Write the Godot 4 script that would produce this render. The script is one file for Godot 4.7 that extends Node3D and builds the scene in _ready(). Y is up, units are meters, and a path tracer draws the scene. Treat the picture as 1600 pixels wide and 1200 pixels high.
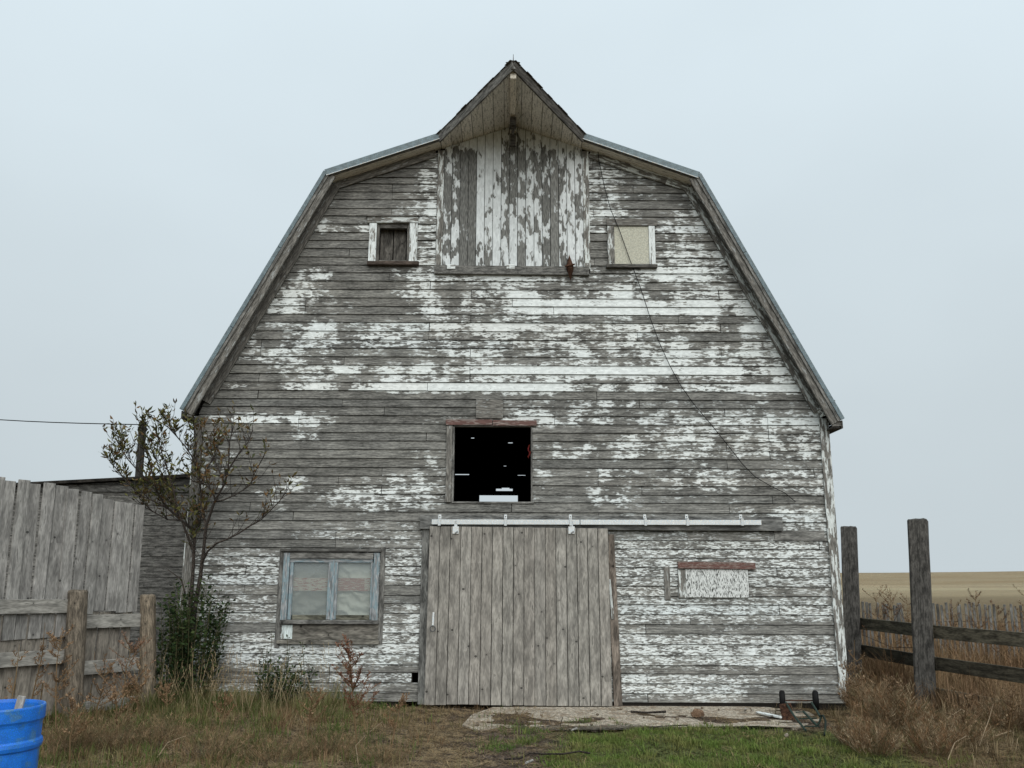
extends Node3D
# A weathered gambrel barn on the prairie under an overcast sky. Metres, y up; the barn's front wall stands on z = 0.

const EYE := Vector3(0, 1.66, 12.0)
const FOCAL := 1350.0
const COS_P := 0.976187
const SIN_P := 0.216930
var eye_basis := Basis()
var rng := RandomNumberGenerator.new()
var M := {}
var taken := {}

# ---------------------------------------------------------------- survey
# The photograph was surveyed by sight lines: where the line through a point of it meets the plane z, or the height h.
func ray(u: float, v: float) -> Vector3:
	return eye_basis * Vector3((u - 800.0) / FOCAL, (600.0 - v) / FOCAL, -1.0)

func at_z(u: float, v: float, z := 0.0) -> Vector3:
	var d := ray(u, v)
	return EYE + d * ((z - EYE.z) / d.z)

func at_h(u: float, v: float, h := 0.0) -> Vector3:
	var d := ray(u, v)
	return EYE + d * ((h - EYE.y) / d.y)

func hsh(i: int, j := 0) -> float:
	var n := (i * 374761393 + j * 668265263 + 1442695) & 0x7fffffff
	n = ((n ^ (n >> 13)) * 1274126177) & 0x7fffffff
	n = ((n ^ (n >> 15)) * 97531) & 0x7fffffff
	return float((n ^ (n >> 11)) & 0xffff) / 65535.0

# ---------------------------------------------------------------- mesh helpers
class Shape:
	var st := SurfaceTool.new()
	var n := 0
	func _init() -> void:
		st.begin(Mesh.PRIMITIVE_TRIANGLES)
	func tri(a: Vector3, b: Vector3, c: Vector3, ua: Vector2, ub: Vector2, uc: Vector2, nn: Vector3, col: Color) -> void:
		# given counter-clockwise seen from outside, stored clockwise
		st.set_color(col)
		st.set_normal(nn); st.set_uv(ua); st.add_vertex(a)
		st.set_normal(nn); st.set_uv(uc); st.add_vertex(c)
		st.set_normal(nn); st.set_uv(ub); st.add_vertex(b)
		n += 1
	func poly(p: Array, uv: Array, out: Vector3, col: Color) -> void:
		var nn := Vector3.ZERO
		for i in range(1, p.size() - 1):
			nn += (p[i] - p[0]).cross(p[i + 1] - p[0])
		if nn.length() < 1e-9:
			return
		nn = nn.normalized()
		var back := nn.dot(out) < 0.0
		if back:
			nn = -nn
		for i in range(1, p.size() - 1):
			if back:
				tri(p[0], p[i + 1], p[i], uv[0], uv[i + 1], uv[i], nn, col)
			else:
				tri(p[0], p[i], p[i + 1], uv[0], uv[i], uv[i + 1], nn, col)
	# a box whose grain runs along its own x; uv in metres over `scale`
	func box(xf: Transform3D, s: Vector3, col := Color.WHITE, scale := 1.0, off := Vector2.ZERO, c := 0.003) -> void:
		var h := s * 0.5
		c = minf(c, minf(h.x, minf(h.y, h.z)) * 0.6)
		var pt := func(ax: int, sx: float, sy: float, sz: float) -> Vector3:
			var q := Vector3(sx * (h.x - c), sy * (h.y - c), sz * (h.z - c))
			if ax == 0: q.x = sx * h.x
			elif ax == 1: q.y = sy * h.y
			else: q.z = sz * h.z
			return q
		var put := func(loc: Array, out: Vector3) -> void:
			var uv := []
			var pp := []
			for q in loc:
				var u: float = q.x
				var v: float = q.y + q.z
				if absf(out.x) > 0.9:
					u = q.z
					v = q.y
				uv.append(Vector2(u, v) / scale + off)
				pp.append(xf * q)
			poly(pp, uv, xf.basis * out, col)
		for sg in [-1.0, 1.0]:
			put.call([pt.call(0, sg, -1, -1), pt.call(0, sg, 1, -1), pt.call(0, sg, 1, 1), pt.call(0, sg, -1, 1)], Vector3(sg, 0, 0))
			put.call([pt.call(1, -1, sg, -1), pt.call(1, 1, sg, -1), pt.call(1, 1, sg, 1), pt.call(1, -1, sg, 1)], Vector3(0, sg, 0))
			put.call([pt.call(2, -1, -1, sg), pt.call(2, 1, -1, sg), pt.call(2, 1, 1, sg), pt.call(2, -1, 1, sg)], Vector3(0, 0, sg))
		if c < 0.0015:
			return
		for a in [-1.0, 1.0]:
			for b in [-1.0, 1.0]:
				put.call([pt.call(0, a, b, -1), pt.call(0, a, b, 1), pt.call(1, a, b, 1), pt.call(1, a, b, -1)], Vector3(a, b, 0) * 0.7)
				put.call([pt.call(0, a, -1, b), pt.call(0, a, 1, b), pt.call(2, a, 1, b), pt.call(2, a, -1, b)], Vector3(a, 0, b) * 0.7)
				put.call([pt.call(1, -1, a, b), pt.call(1, 1, a, b), pt.call(2, 1, a, b), pt.call(2, -1, a, b)], Vector3(0, a, b) * 0.7)
	# a flat plate: polygon p, thickened by vector t
	func plate(p: Array, t: Vector3, col := Color.WHITE, scale := 1.0, off := Vector2.ZERO, grain := Vector3.RIGHT, across := Vector3.UP) -> void:
		var mid := Vector3.ZERO
		for q in p:
			mid += q / float(p.size())
		var lift := func(q: Vector3) -> Vector2: return Vector2(q.dot(grain), q.dot(across)) / scale + off
		var top := []
		var uv := []
		for q in p:
			top.append(q + t)
			uv.append(lift.call(q))
		poly(top, uv, t, col)
		poly(p, uv, -t, col)
		for i in p.size():
			var a: Vector3 = p[i]
			var b: Vector3 = p[(i + 1) % p.size()]
			var out := (a + b) * 0.5 - mid
			poly([a, b, b + t, a + t], [lift.call(a), lift.call(b), lift.call(b) + Vector2(0, 0.02), lift.call(a) + Vector2(0, 0.02)], out, col)
	func tube(p: Array, r: Array, sides := 6, col := Color.WHITE, scale := 0.5, caps := true) -> void:
		var rings := []
		var run := 0.0
		var side := Vector3.ZERO
		for i in p.size():
			var d: Vector3 = (p[mini(i + 1, p.size() - 1)] - p[maxi(i - 1, 0)]).normalized()
			if side == Vector3.ZERO:
				side = d.cross(Vector3(0.31, 0.2, 0.93)).normalized()
			side = (side - d * side.dot(d)).normalized()
			var up := d.cross(side)
			if i > 0:
				run += (p[i] - p[i - 1]).length()
			var ring := []
			for k in sides + 1:
				var a := TAU * k / sides
				ring.append([p[i] + (side * cos(a) + up * sin(a)) * r[i], side * cos(a) + up * sin(a), Vector2(run / scale, float(k) / sides * TAU * r[0] / scale)])
			rings.append(ring)
		for i in rings.size() - 1:
			for k in sides:
				var a = rings[i][k]
				var b = rings[i][k + 1]
				var c = rings[i + 1][k + 1]
				var d2 = rings[i + 1][k]
				for q in [a, c, b, a, d2, c]:
					st.set_color(col); st.set_normal(q[1]); st.set_uv(q[2]); st.add_vertex(q[0])
				n += 2
		if caps:
			for e in [0, rings.size() - 1]:
				var pp := []
				var uv := []
				for k in sides:
					pp.append(rings[e][k][0])
					uv.append(Vector2(rings[e][k][1].x, rings[e][k][1].z) * r[e] / scale)
				poly(pp, uv, (p[0] - p[1]) if e == 0 else (p[-1] - p[-2]), col)
	# profile: array of (radius, height) turned about y
	func lathe(profile: Array, sides: int, xf := Transform3D(), col := Color.WHITE, scale := 1.0) -> void:
		for i in profile.size() - 1:
			var a: Vector2 = profile[i]
			var b: Vector2 = profile[i + 1]
			var nr := Vector2(b.y - a.y, a.x - b.x).normalized()
			for k in sides:
				var t0 := TAU * k / sides
				var t1 := TAU * (k + 1) / sides
				var q := []
				for e in [[a, t0], [b, t1], [b, t0], [a, t0], [a, t1], [b, t1]]:
					var pr: Vector2 = e[0]
					q.append([xf * Vector3(pr.x * cos(e[1]), pr.y, pr.x * sin(e[1])), xf.basis * Vector3(nr.x * cos(e[1]), nr.y, nr.x * sin(e[1])), Vector2(e[1] * 0.3, pr.y) / scale])
				for v in q:
					st.set_color(col); st.set_normal(v[1].normalized()); st.set_uv(v[2]); st.add_vertex(v[0])
				n += 2
	# a leaf or blade: two bent quads
	func leaf(p: Vector3, d: Vector3, w: Vector3, col: Color, bend := 0.15) -> void:
		var nn := d.cross(w).normalized()
		var m := p + d * 0.5 + nn * bend * d.length()
		st.set_color(col)
		for q in [p, m + w * 0.5, m - w * 0.5, m - w * 0.5, m + w * 0.5, p + d]:
			st.set_normal(nn); st.set_uv(Vector2(0.5, 0.5)); st.add_vertex(q)
		n += 2
	func mesh() -> ArrayMesh:
		return st.commit()

func numbered(called: String) -> String:
	var k: int = taken.get(called, 0)
	taken[called] = k + 1
	return called if k == 0 else "%s_%03d" % [called, k]

func thing(called: String, label: String, category: String, at := Vector3.ZERO, group := "") -> Node3D:
	var o := Node3D.new()
	o.name = numbered(called)
	add_child(o, true)
	o.position = at
	o.set_meta("label", label)
	o.set_meta("category", category)
	if group: o.set_meta("group", group)
	return o

func part(called: String, s: Shape, m: Material, parent: Node3D, label := "") -> MeshInstance3D:
	var o := MeshInstance3D.new()
	o.name = called
	o.mesh = s.mesh()
	o.material_override = m
	if label: o.set_meta("label", label)
	parent.add_child(o, true)
	return o

func solo(called: String, s: Shape, m: Material, label: String, category: String, group := "") -> MeshInstance3D:
	var o := part(numbered(called), s, m, self)
	o.set_meta("label", label)
	o.set_meta("category", category)
	if group: o.set_meta("group", group)
	return o

func along(a: Vector3, b: Vector3, up := Vector3(0, 0, 1)) -> Transform3D:
	# x along a to b, z towards `up`, origin half way
	var x := (b - a).normalized()
	var z := (up - x * up.dot(x)).normalized()
	return Transform3D(Basis(x, z.cross(x), z), (a + b) * 0.5)

func board(a: Vector3, b: Vector3, w: float, t: float, col := Color.WHITE, up := Vector3(0, 0, 1), scale := 2.0, s: Shape = null) -> Shape:
	# a board from a to b, its face turned towards `up`
	if s == null: s = Shape.new()
	s.box(along(a, b, up), Vector3(a.distance_to(b), w, t), col, scale, Vector2(rng.randf() * 7.0, rng.randf() * 7.0), 0.003)
	return s

func grey(v: float, warm := 0.0) -> Color:
	return Color(v * (1.0 + warm), v, v * (1.0 - warm))

# ---------------------------------------------------------------- textures
func noise(w: int, h: int, sd: int, freq: float, gw: int, gh: int, oct := 3, level := true) -> PackedByteArray:
	var f := FastNoiseLite.new()
	f.seed = sd
	f.noise_type = FastNoiseLite.TYPE_SIMPLEX_SMOOTH
	f.frequency = freq
	f.fractal_octaves = oct
	var im := f.get_seamless_image(gw, gh) if gw <= 512 and gh <= 512 else f.get_image(gw, gh)
	im.convert(Image.FORMAT_L8)
	if gw != w or gh != h:
		im.resize(w, h, Image.INTERPOLATE_BILINEAR)
	# spread evenly, so that a threshold is a share of the area: count on a small copy, then map every byte at once
	var d := im.get_data()
	if not level:
		return d
	var lut := even(d)
	for i in d.size():
		d[i] = lut[d[i]]
	return d

func even(d: PackedByteArray) -> PackedByteArray:
	var count := PackedInt32Array()
	count.resize(256)
	var step := maxi(1, d.size() / 60000) | 1
	var total := 0
	for i in range(0, d.size(), step):
		count[d[i]] += 1
		total += 1
	var lut := PackedByteArray()
	lut.resize(256)
	var run := 0
	for i in 256:
		run += count[i]
		lut[i] = int(255.0 * (run - count[i] * 0.5) / total)
	return lut

func levelled(d: PackedByteArray) -> PackedByteArray:
	var lut := even(d)
	for i in d.size():
		d[i] = lut[d[i]]
	return d

func picture(w: int, h: int, data: PackedByteArray, fmt := Image.FORMAT_RGB8) -> ImageTexture:
	return ImageTexture.create_from_image(Image.create_from_data(w, h, false, fmt, data))

func mat(tex: Texture2D, bump: Texture2D, depth: float, rough := 0.9, spec := 0.3) -> StandardMaterial3D:
	var m := StandardMaterial3D.new()
	m.albedo_texture = tex
	m.vertex_color_use_as_albedo = true
	m.roughness = rough
	m.metallic_specular = spec
	if bump:
		m.heightmap_enabled = true
		m.heightmap_texture = bump
		m.heightmap_scale = depth
	return m

func plain(c: Color, rough := 0.9, metal := 0.0, spec := 0.3) -> StandardMaterial3D:
	var m := StandardMaterial3D.new()
	m.albedo_color = c
	m.roughness = rough
	m.metallic = metal
	m.metallic_specular = spec
	m.vertex_color_use_as_albedo = true
	return m

const ROWS := [8.019, 7.895, 7.77, 7.634, 7.482, 7.379, 7.25, 7.129, 6.989, 6.866, 6.738, 6.607, 6.481, 6.35, 6.222, 6.097, 5.978, 5.85, 5.722, 5.592, 5.466, 5.343, 5.224, 5.09, 4.961, 4.837, 4.712, 4.589, 4.458, 4.336, 4.215, 4.094, 3.979, 3.859, 3.738, 3.617, 3.499, 3.376, 3.249, 3.123, 3.003, 2.881, 2.754, 2.643, 2.512, 2.39, 2.264, 2.139, 2.022, 1.907, 1.779, 1.66, 1.529, 1.399, 1.29, 1.161, 1.032, 0.912, 0.778, 0.638, 0.508, 0.402, 0.278, 0.153, 0.041]
# share of paint left on the siding, tenths; a row for each 0.25 m or so from the gable down, columns of 0.4 m from left to right
const PAINT := [
	"333333124 63333555333 3333", "333333015 63333664313 3333", "333330004 53333442223 3333", "333330026 83333564144 3333",
	"333352435 73333444566 3333", "333330035 53333014454 3333", "333300015 53333113455 4333", "333380247 67877533787 3363",
	"334650146 24672449145 5583", "335633215 44588889879 5883", "333363356 66775555446 4783", "341463663 45535455552 3563",
	"345543323 56534644566 5673", "212666477 56788998878 8477", "331563688 88888435544 5787", "000010000 11344455445 4534",
	"455671003 33377643465 5667", "421441002 22342235566 5556", "320111112 22214445445 4455", "530202214 33343343245 3255",
	"311613456 33343243344 5345", "015236755 33332244232 3123", "123323433 22211123322 3455", "111234343 33332433455 3555",
	"332223445 33333455644 5565", "455333445 44444555555 5566", "566333355 44444435566 7655", "555333333 44444456665 6555",
	"555333445 44444556666 6666", "444333666 44444445444 5433", "566777776 44444445555 5554", "566677765 44444666666 7765",
	"133344333 44444545544 4421", "443333322 44444656566 6413", "222222222 33333333333 3322"]
const ROW_BIAS := {16: 0.5, 19: 1.0, 20: 1.0, 21: -3.5, 22: 1.9, 23: -0.5, 25: 0.5, 26: -0.8, 27: 2.3, 28: -3.5, 29: 1.7, 30: -3.0, 31: -1.5, 33: 1.0, 40: -0.5, 49: 1.0, 52: -1.5, 56: -1.5, 58: 2.0, 60: -1.5, 61: 1.0, 63: -1.5}

func joints(row: int) -> Array:   # where the boards of a row butt, always on a stud
	var out := []
	var x := -4.5 + 0.6 * int(hsh(row, 1) * 6.0) + 0.9
	while x < 4.2:
		out.append(x)
		x += 0.6 * (5 + int(hsh(row, out.size() + 7) * 4.0))
	return out

func siding_texture() -> void:
	var W := 1536
	var H := 1536
	var blob := noise(W, H, 11, 0.035, 512, 1024, 3, false)
	var flake := noise(W, H, 12, 0.10, 800, 1536, 4, false)
	var streak := noise(W, H, 13, 0.10, 290, 1536, 3, false)
	var fine := noise(W, H, 14, 0.32, 360, 1536, 3, false)
	var tall := noise(W, H, 16, 0.035, 900, 420, 3, false)
	var hair := noise(W, H, 15, 0.45, 64, 1536, 2, false)
	var lb := even(blob)
	var lt := even(tall)
	var lf := even(flake)
	var ls := even(streak)
	var ln := even(fine)
	var lh := even(hair)
	var mix := PackedByteArray()
	mix.resize(W * H)
	var row_of := PackedInt32Array()
	row_of.resize(H)
	for j in H:
		var y := 8.7 - 8.8 * j / H
		var r := 0
		while r < ROWS.size() - 1 and y < ROWS[r + 1]:
			r += 1
		row_of[j] = r
	for j in H:
		var r := row_of[j]
		var y := 8.7 - 8.8 * j / H
		var low := smoothstep(2.7, 2.1, y)
		var sh := int(hsh(r, 3) * 1500.0)
		var wa := lerpf(0.13, 0.08, low)
		var wb := lerpf(0.17, 0.14, low)
		var wf := lerpf(0.25, 0.42, low)
		var ws := lerpf(0.26, 0.27, low)
		var wu := 1.0 - wa - wb - wf - ws
		var base := j * W
		for i in W:
			var q := base + i
			var q2 := base + (i + sh) % W
			mix[q] = int(wa * lb[blob[q2]] + wu * lt[tall[q]] + wb * lf[flake[q]] + ws * ls[streak[q2]] + wf * ln[fine[q]])
	var lm := even(mix)
	var rgb := PackedByteArray()
	rgb.resize(W * H * 3)
	var bump := PackedByteArray()
	bump.resize(W * H)
	var grid := []
	for s in PAINT:
		var t: String = s.replace(" ", "")
		var g := PackedFloat32Array()
		for k in 25:
			g.append(float(t.substr(mini(k, t.length() - 1), 1).to_int()))
		grid.append(g)
	var d_row := PackedFloat32Array()
	d_row.resize(W)
	for j in H:
		var r := row_of[j]
		var y := 8.7 - 8.8 * j / H
		# the height as the survey saw it
		var lo := EYE.z * COS_P + (y - EYE.y) * SIN_P
		var v := 600.0 - FOCAL * ((y - EYE.y) * COS_P - EYE.z * SIN_P) / lo
		var gy := clampf((v - 255.0) / 25.0, 0.0, grid.size() - 1.001)
		var g0: PackedFloat32Array = grid[int(gy)]
		var g1: PackedFloat32Array = grid[int(gy) + 1]
		var fy := smoothstep(0.2, 0.8, gy - int(gy))
		var low := smoothstep(2.7, 2.1, y)
		var js := joints(r)
		var nb := 0
		var bias: float = ROW_BIAS.get(r, (hsh(r, 20) - 0.5) * 2.2 * (1.0 - 0.5 * low))
		var top := clampf((ROWS[maxi(r, 0)] - y) / 0.128, 0.0, 1.0)
		var tone := 0.0
		var extra := 0.0
		var base := j * W
		for i in W:
			if i == 0 or (nb < js.size() and (i * 9.2 / W - 4.6) > js[nb]):
				if i > 0: nb += 1
				tone = (hsh(r * 7 + nb, 31) - 0.5) * 16.0
				extra = bias + (hsh(r * 5 + nb, 41) - 0.5) * 2.6
			var gx := clampf(((i * 9.2 / W - 4.6) * FOCAL / lo + 480.0) / 40.0 - 0.5, 0.0, 23.99)
			var ix := int(gx)
			var fx := gx - ix
			var d := lerpf(lerpf(g0[ix], g0[ix + 1], fx), lerpf(g1[ix], g1[ix + 1], fx), fy)
			d = (d - 5.0) * lerpf(1.6, 1.2, low) + lerpf(4.2, 3.7, low) + extra + (0.5 - top) * 0.8
			var k := base + i
			var m := lm[mix[k]] - d * 25.5
			var s := ls[streak[k]]
			var f := ln[fine[k]]
			var hr := lh[hair[k]]
			# 0 bare wood, 1 paint
			var pnt := clampf(0.5 - m * 0.13 + (f - 128) * 0.002, 0.0, 1.0)
			var thin := clampf((-m) / 60.0 + (f - 128) * 0.002, 0.0, 1.0)
			var wood := 112.0 + tone + 16.0 * clampf(1.0 - m / 50.0, 0.0, 1.0) + (f - 128) * 0.16 + (hr - 128) * 0.2 + (lb[blob[k]] - 128) * 0.08 + low * 3.0
			if f > 240: wood -= 24.0
			var paint := 226.0 + (lf[flake[k]] - 128) * 0.08 + (hr - 128) * 0.05 - (1.0 - thin) * (1.0 - thin) * 54.0 - low * 2.0
			if f > 226: paint -= (f - 226) * 2.0 * (0.4 + 0.6 * low)
			var k3 := k * 3
			rgb[k3] = clampi(int(lerpf(wood * 1.008, paint * 0.98, pnt)), 0, 255)
			rgb[k3 + 1] = clampi(int(lerpf(wood, paint, pnt)), 0, 255)
			rgb[k3 + 2] = clampi(int(lerpf(wood * 0.963, paint * 0.992, pnt)), 0, 255)
			bump[k] = clampi(int(90 + pnt * 70 + (hr - 128) * 0.35 * (1.0 - pnt * 0.7) + (f - 128) * 0.12), 0, 255)
	# nail heads on the studs
	for r in ROWS.size() - 1:
		for e in 16:
			var x := -4.5 + 0.6 * e + (hsh(r, e + 300) - 0.5) * 0.05
			var j := int((8.7 - lerpf(ROWS[r + 1], ROWS[r], 0.25 + 0.2 * hsh(e, r + 400))) / 8.8 * H)
			var i := int((x + 4.6) / 9.2 * W)
			for q in [0, 3, 3 * W]:
				for c in 3:
					var k: int = (j * W + i) * 3 + q + c
					rgb[k] = int(rgb[k] * (0.55 if q == 0 else 0.8))
	M.siding = mat(picture(W, H, rgb), picture(W, H, bump, Image.FORMAT_L8), 0.25, 0.88, 0.3)

# grain along u; 2 m by 1 m
func wood_texture(sd: int, base: Color, contrast: float, knots: int, w := 1024, h := 512) -> Array:
	var s := noise(w, h, sd, 0.10, 48, 256, 3)
	var f := noise(w, h, sd + 1, 0.25, 96, 512, 2)
	var b := noise(w, h, sd + 2, 0.02, 256, 256, 3)
	var r := RandomNumberGenerator.new()
	r.seed = sd
	var shift := PackedFloat32Array()
	shift.resize(w * h)
	var dark := PackedFloat32Array()
	dark.resize(w * h)
	for q in knots:
		var cx := r.randi_range(0, w - 1)
		var cy := r.randi_range(0, h - 1)
		var rad := r.randf_range(3.0, 8.0)
		for dy in range(-46, 47):
			for dx in range(-46, 47):
				var dd := sqrt(dx * dx * 0.35 + dy * dy * 1.0)
				var at := posmod(cy + dy, h) * w + posmod(cx + dx, w)
				shift[at] += clampf(dy / 6.0, -1.0, 1.0) * 8.0 * exp(-dd * dd / 260.0)
				if dd < rad:
					dark[at] = maxf(dark[at], 0.5 * smoothstep(rad, rad * 0.4, dd))
				elif dd < rad * 2.6:
					dark[at] = maxf(dark[at], 0.16 * (0.5 + 0.5 * sin(dd * 1.6)) * smoothstep(rad * 2.6, rad, dd))
	var rgb := PackedByteArray()
	rgb.resize(w * h * 3)
	var bump := PackedByteArray()
	bump.resize(w * h)
	for j in h:
		for i in w:
			var k := j * w + i
			var kk := posmod(j + int(shift[k]), h) * w + i
			var v := 1.0 + contrast * ((s[kk] - 128) / 300.0 + (f[kk] - 128) / 420.0 + (b[k] - 128) / 800.0)
			if s[kk] > 249: v *= 0.8
			v *= 1.0 - dark[k]
			rgb[k * 3] = clampi(int(255 * base.r * v), 0, 255)
			rgb[k * 3 + 1] = clampi(int(255 * base.g * v), 0, 255)
			rgb[k * 3 + 2] = clampi(int(255 * base.b * v), 0, 255)
			bump[k] = clampi(int(128 + (f[kk] - 128) * 0.4 + (s[kk] - 128) * 0.3 - dark[k] * 60), 0, 255)
	return [picture(w, h, rgb), picture(w, h, bump, Image.FORMAT_L8)]

# paint peeling off boards, grain along u; 2 m by 2 m
func peel_texture(sd: int, share: float, wood_c: Color, paint_c: Color, w := 1024, h := 512, long := Vector4(150, 900, 260, 1200), part_of := Vector3(0.46, 0.3, 0.24)) -> Array:
	var a := noise(w, h, sd, 0.03, int(long.x), int(long.y), 3)
	var b := noise(w, h, sd + 1, 0.06, int(long.z), int(long.w), 3)
	var f := noise(w, h, sd + 2, 0.25, 40, 512, 2)
	var mix := PackedByteArray()
	mix.resize(w * h)
	for k in w * h:
		mix[k] = int(a[k] * part_of.x + b[k] * part_of.y + f[k] * part_of.z)
	mix = levelled(mix)
	var rgb := PackedByteArray()
	rgb.resize(w * h * 3)
	var bump := PackedByteArray()
	bump.resize(w * h)
	for k in w * h:
		var p := clampf(0.5 - (mix[k] - share * 255.0) * 0.1, 0.0, 1.0)
		var wv := 1.0 + (f[k] - 128) / 620.0 + (b[k] - 128) / 900.0
		var pv := 1.0 - 0.2 * pow(1.0 - clampf((share * 255.0 - mix[k]) / 60.0, 0.0, 1.0), 2.0) + (b[k] - 128) / 1800.0 + (f[k] - 128) / 2200.0
		var c := (wood_c * wv).lerp(paint_c * pv, p)
		rgb[k * 3] = clampi(int(c.r * 255), 0, 255)
		rgb[k * 3 + 1] = clampi(int(c.g * 255), 0, 255)
		rgb[k * 3 + 2] = clampi(int(c.b * 255), 0, 255)
		bump[k] = clampi(int(90 + p * 70 + (f[k] - 128) * 0.3), 0, 255)
	return [picture(w, h, rgb), picture(w, h, bump, Image.FORMAT_L8)]

const LOFT_PAINT := ["751235", "824365", "911020", "811111", "988896", "999764", "996888", "642446", "522688", "514541", "836677", "723557", "833132", "831211", "964754", "877688", "775366"]

func loft_door_texture() -> Array:   # 17 upright boards; u across, v down
	var w := 1024
	var h := 1024
	var a := noise(w, h, 51, 0.035, 512, 200, 3)
	var b := noise(w, h, 52, 0.06, 512, 230, 4)
	var f := noise(w, h, 53, 0.25, 512, 80, 2)
	var mix := PackedByteArray()
	mix.resize(w * h)
	for j in h:
		for i in w:
			var k := j * w + i
			var bd := i * 17 / w
			mix[k] = int(a[((j + int(hsh(bd, 5) * 700)) & 1023) * w + i] * 0.5 + b[k] * 0.3 + f[k] * 0.2)
	mix = levelled(mix)
	var rgb := PackedByteArray()
	rgb.resize(w * h * 3)
	for j in h:
		var gy := clampf(float(j) / h * 6.0 - 0.5, 0.0, 4.99)
		for i in w:
			var k := j * w + i
			var bd := i * 17 / w
			var s: String = LOFT_PAINT[bd]
			var d := lerpf(s.unicode_at(int(gy)) - 48.0, s.unicode_at(int(gy) + 1) - 48.0, smoothstep(0.25, 0.75, gy - int(gy)))
			d = (d - 5.0) * 1.35 + 5.5
			var p := clampf(0.5 - (mix[k] - d * 25.5) * 0.09, 0.0, 1.0)
			var wood := 116.0 + (f[k] - 128) * 0.15 + (hsh(bd, 9) - 0.5) * 18.0
			var th := 1.0 - clampf((d * 25.5 - mix[k]) / 60.0, 0.0, 1.0)
			var paint := 222.0 + (b[k] - 128) * 0.08 + (f[k] - 128) * 0.05 - th * th * 40.0
			rgb[k * 3] = clampi(int(lerpf(wood, paint * 0.98, p)), 0, 255)
			rgb[k * 3 + 1] = clampi(int(lerpf(wood, paint, p)), 0, 255)
			rgb[k * 3 + 2] = clampi(int(lerpf(wood * 0.97, paint, p)), 0, 255)
	return [picture(w, h, rgb), null]

func speckle_texture(sd: int, base: Color, contrast: float, f1: float, f2: float, n := 512, stain := Color.BLACK) -> Array:
	var a := noise(n, n, sd, f1, 512, 512, 4)
	var b := noise(n, n, sd + 1, f2, 512, 512, 2)
	var big := noise(n, n, sd + 5, 0.012, 512, 512, 4)
	var rgb := PackedByteArray()
	rgb.resize(n * n * 3)
	var bump := PackedByteArray()
	bump.resize(n * n)
	for k in n * n:
		var v := 1.0 + contrast * ((a[k] - 128) / 300.0 + (b[k] - 128) / 220.0)
		if b[k] > 248: v *= 1.2
		var tw := (a[(k * 7 + 1231) % (n * n)] - 128) / 1600.0
		var bs := base
		if stain.r > 0.0: bs = base.lerp(stain, smoothstep(140, 225, big[k] * 0.75 + a[k] * 0.25))
		rgb[k * 3] = clampi(int(255 * bs.r * v * (1.0 + tw)), 0, 255)
		rgb[k * 3 + 1] = clampi(int(255 * bs.g * v), 0, 255)
		rgb[k * 3 + 2] = clampi(int(255 * bs.b * v * (1.0 - tw)), 0, 255)
		bump[k] = (a[k] + b[k]) / 2
	return [picture(n, n, rgb), picture(n, n, bump, Image.FORMAT_L8)]

func rusty_board_texture() -> Array:
	var n := 256
	var a := noise(n, n, 71, 0.03, 256, 256, 4)
	var f := noise(n, n, 72, 0.2, 256, 64, 2)
	var rgb := PackedByteArray()
	rgb.resize(n * n * 3)
	for k in n * n:
		var x := float(k % n) / n
		var p := smoothstep(110, 170, a[k] * 0.7 + f[k] * 0.3 + (60.0 if x > 0.55 and x < 0.9 else -30.0))
		var c := Color(0.52, 0.50, 0.45).lerp(Color(0.40, 0.17, 0.11), p)
		rgb[k * 3] = int(c.r * 255)
		rgb[k * 3 + 1] = int(c.g * 255)
		rgb[k * 3 + 2] = int(c.b * 255)
	return [picture(n, n, rgb), null]

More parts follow.
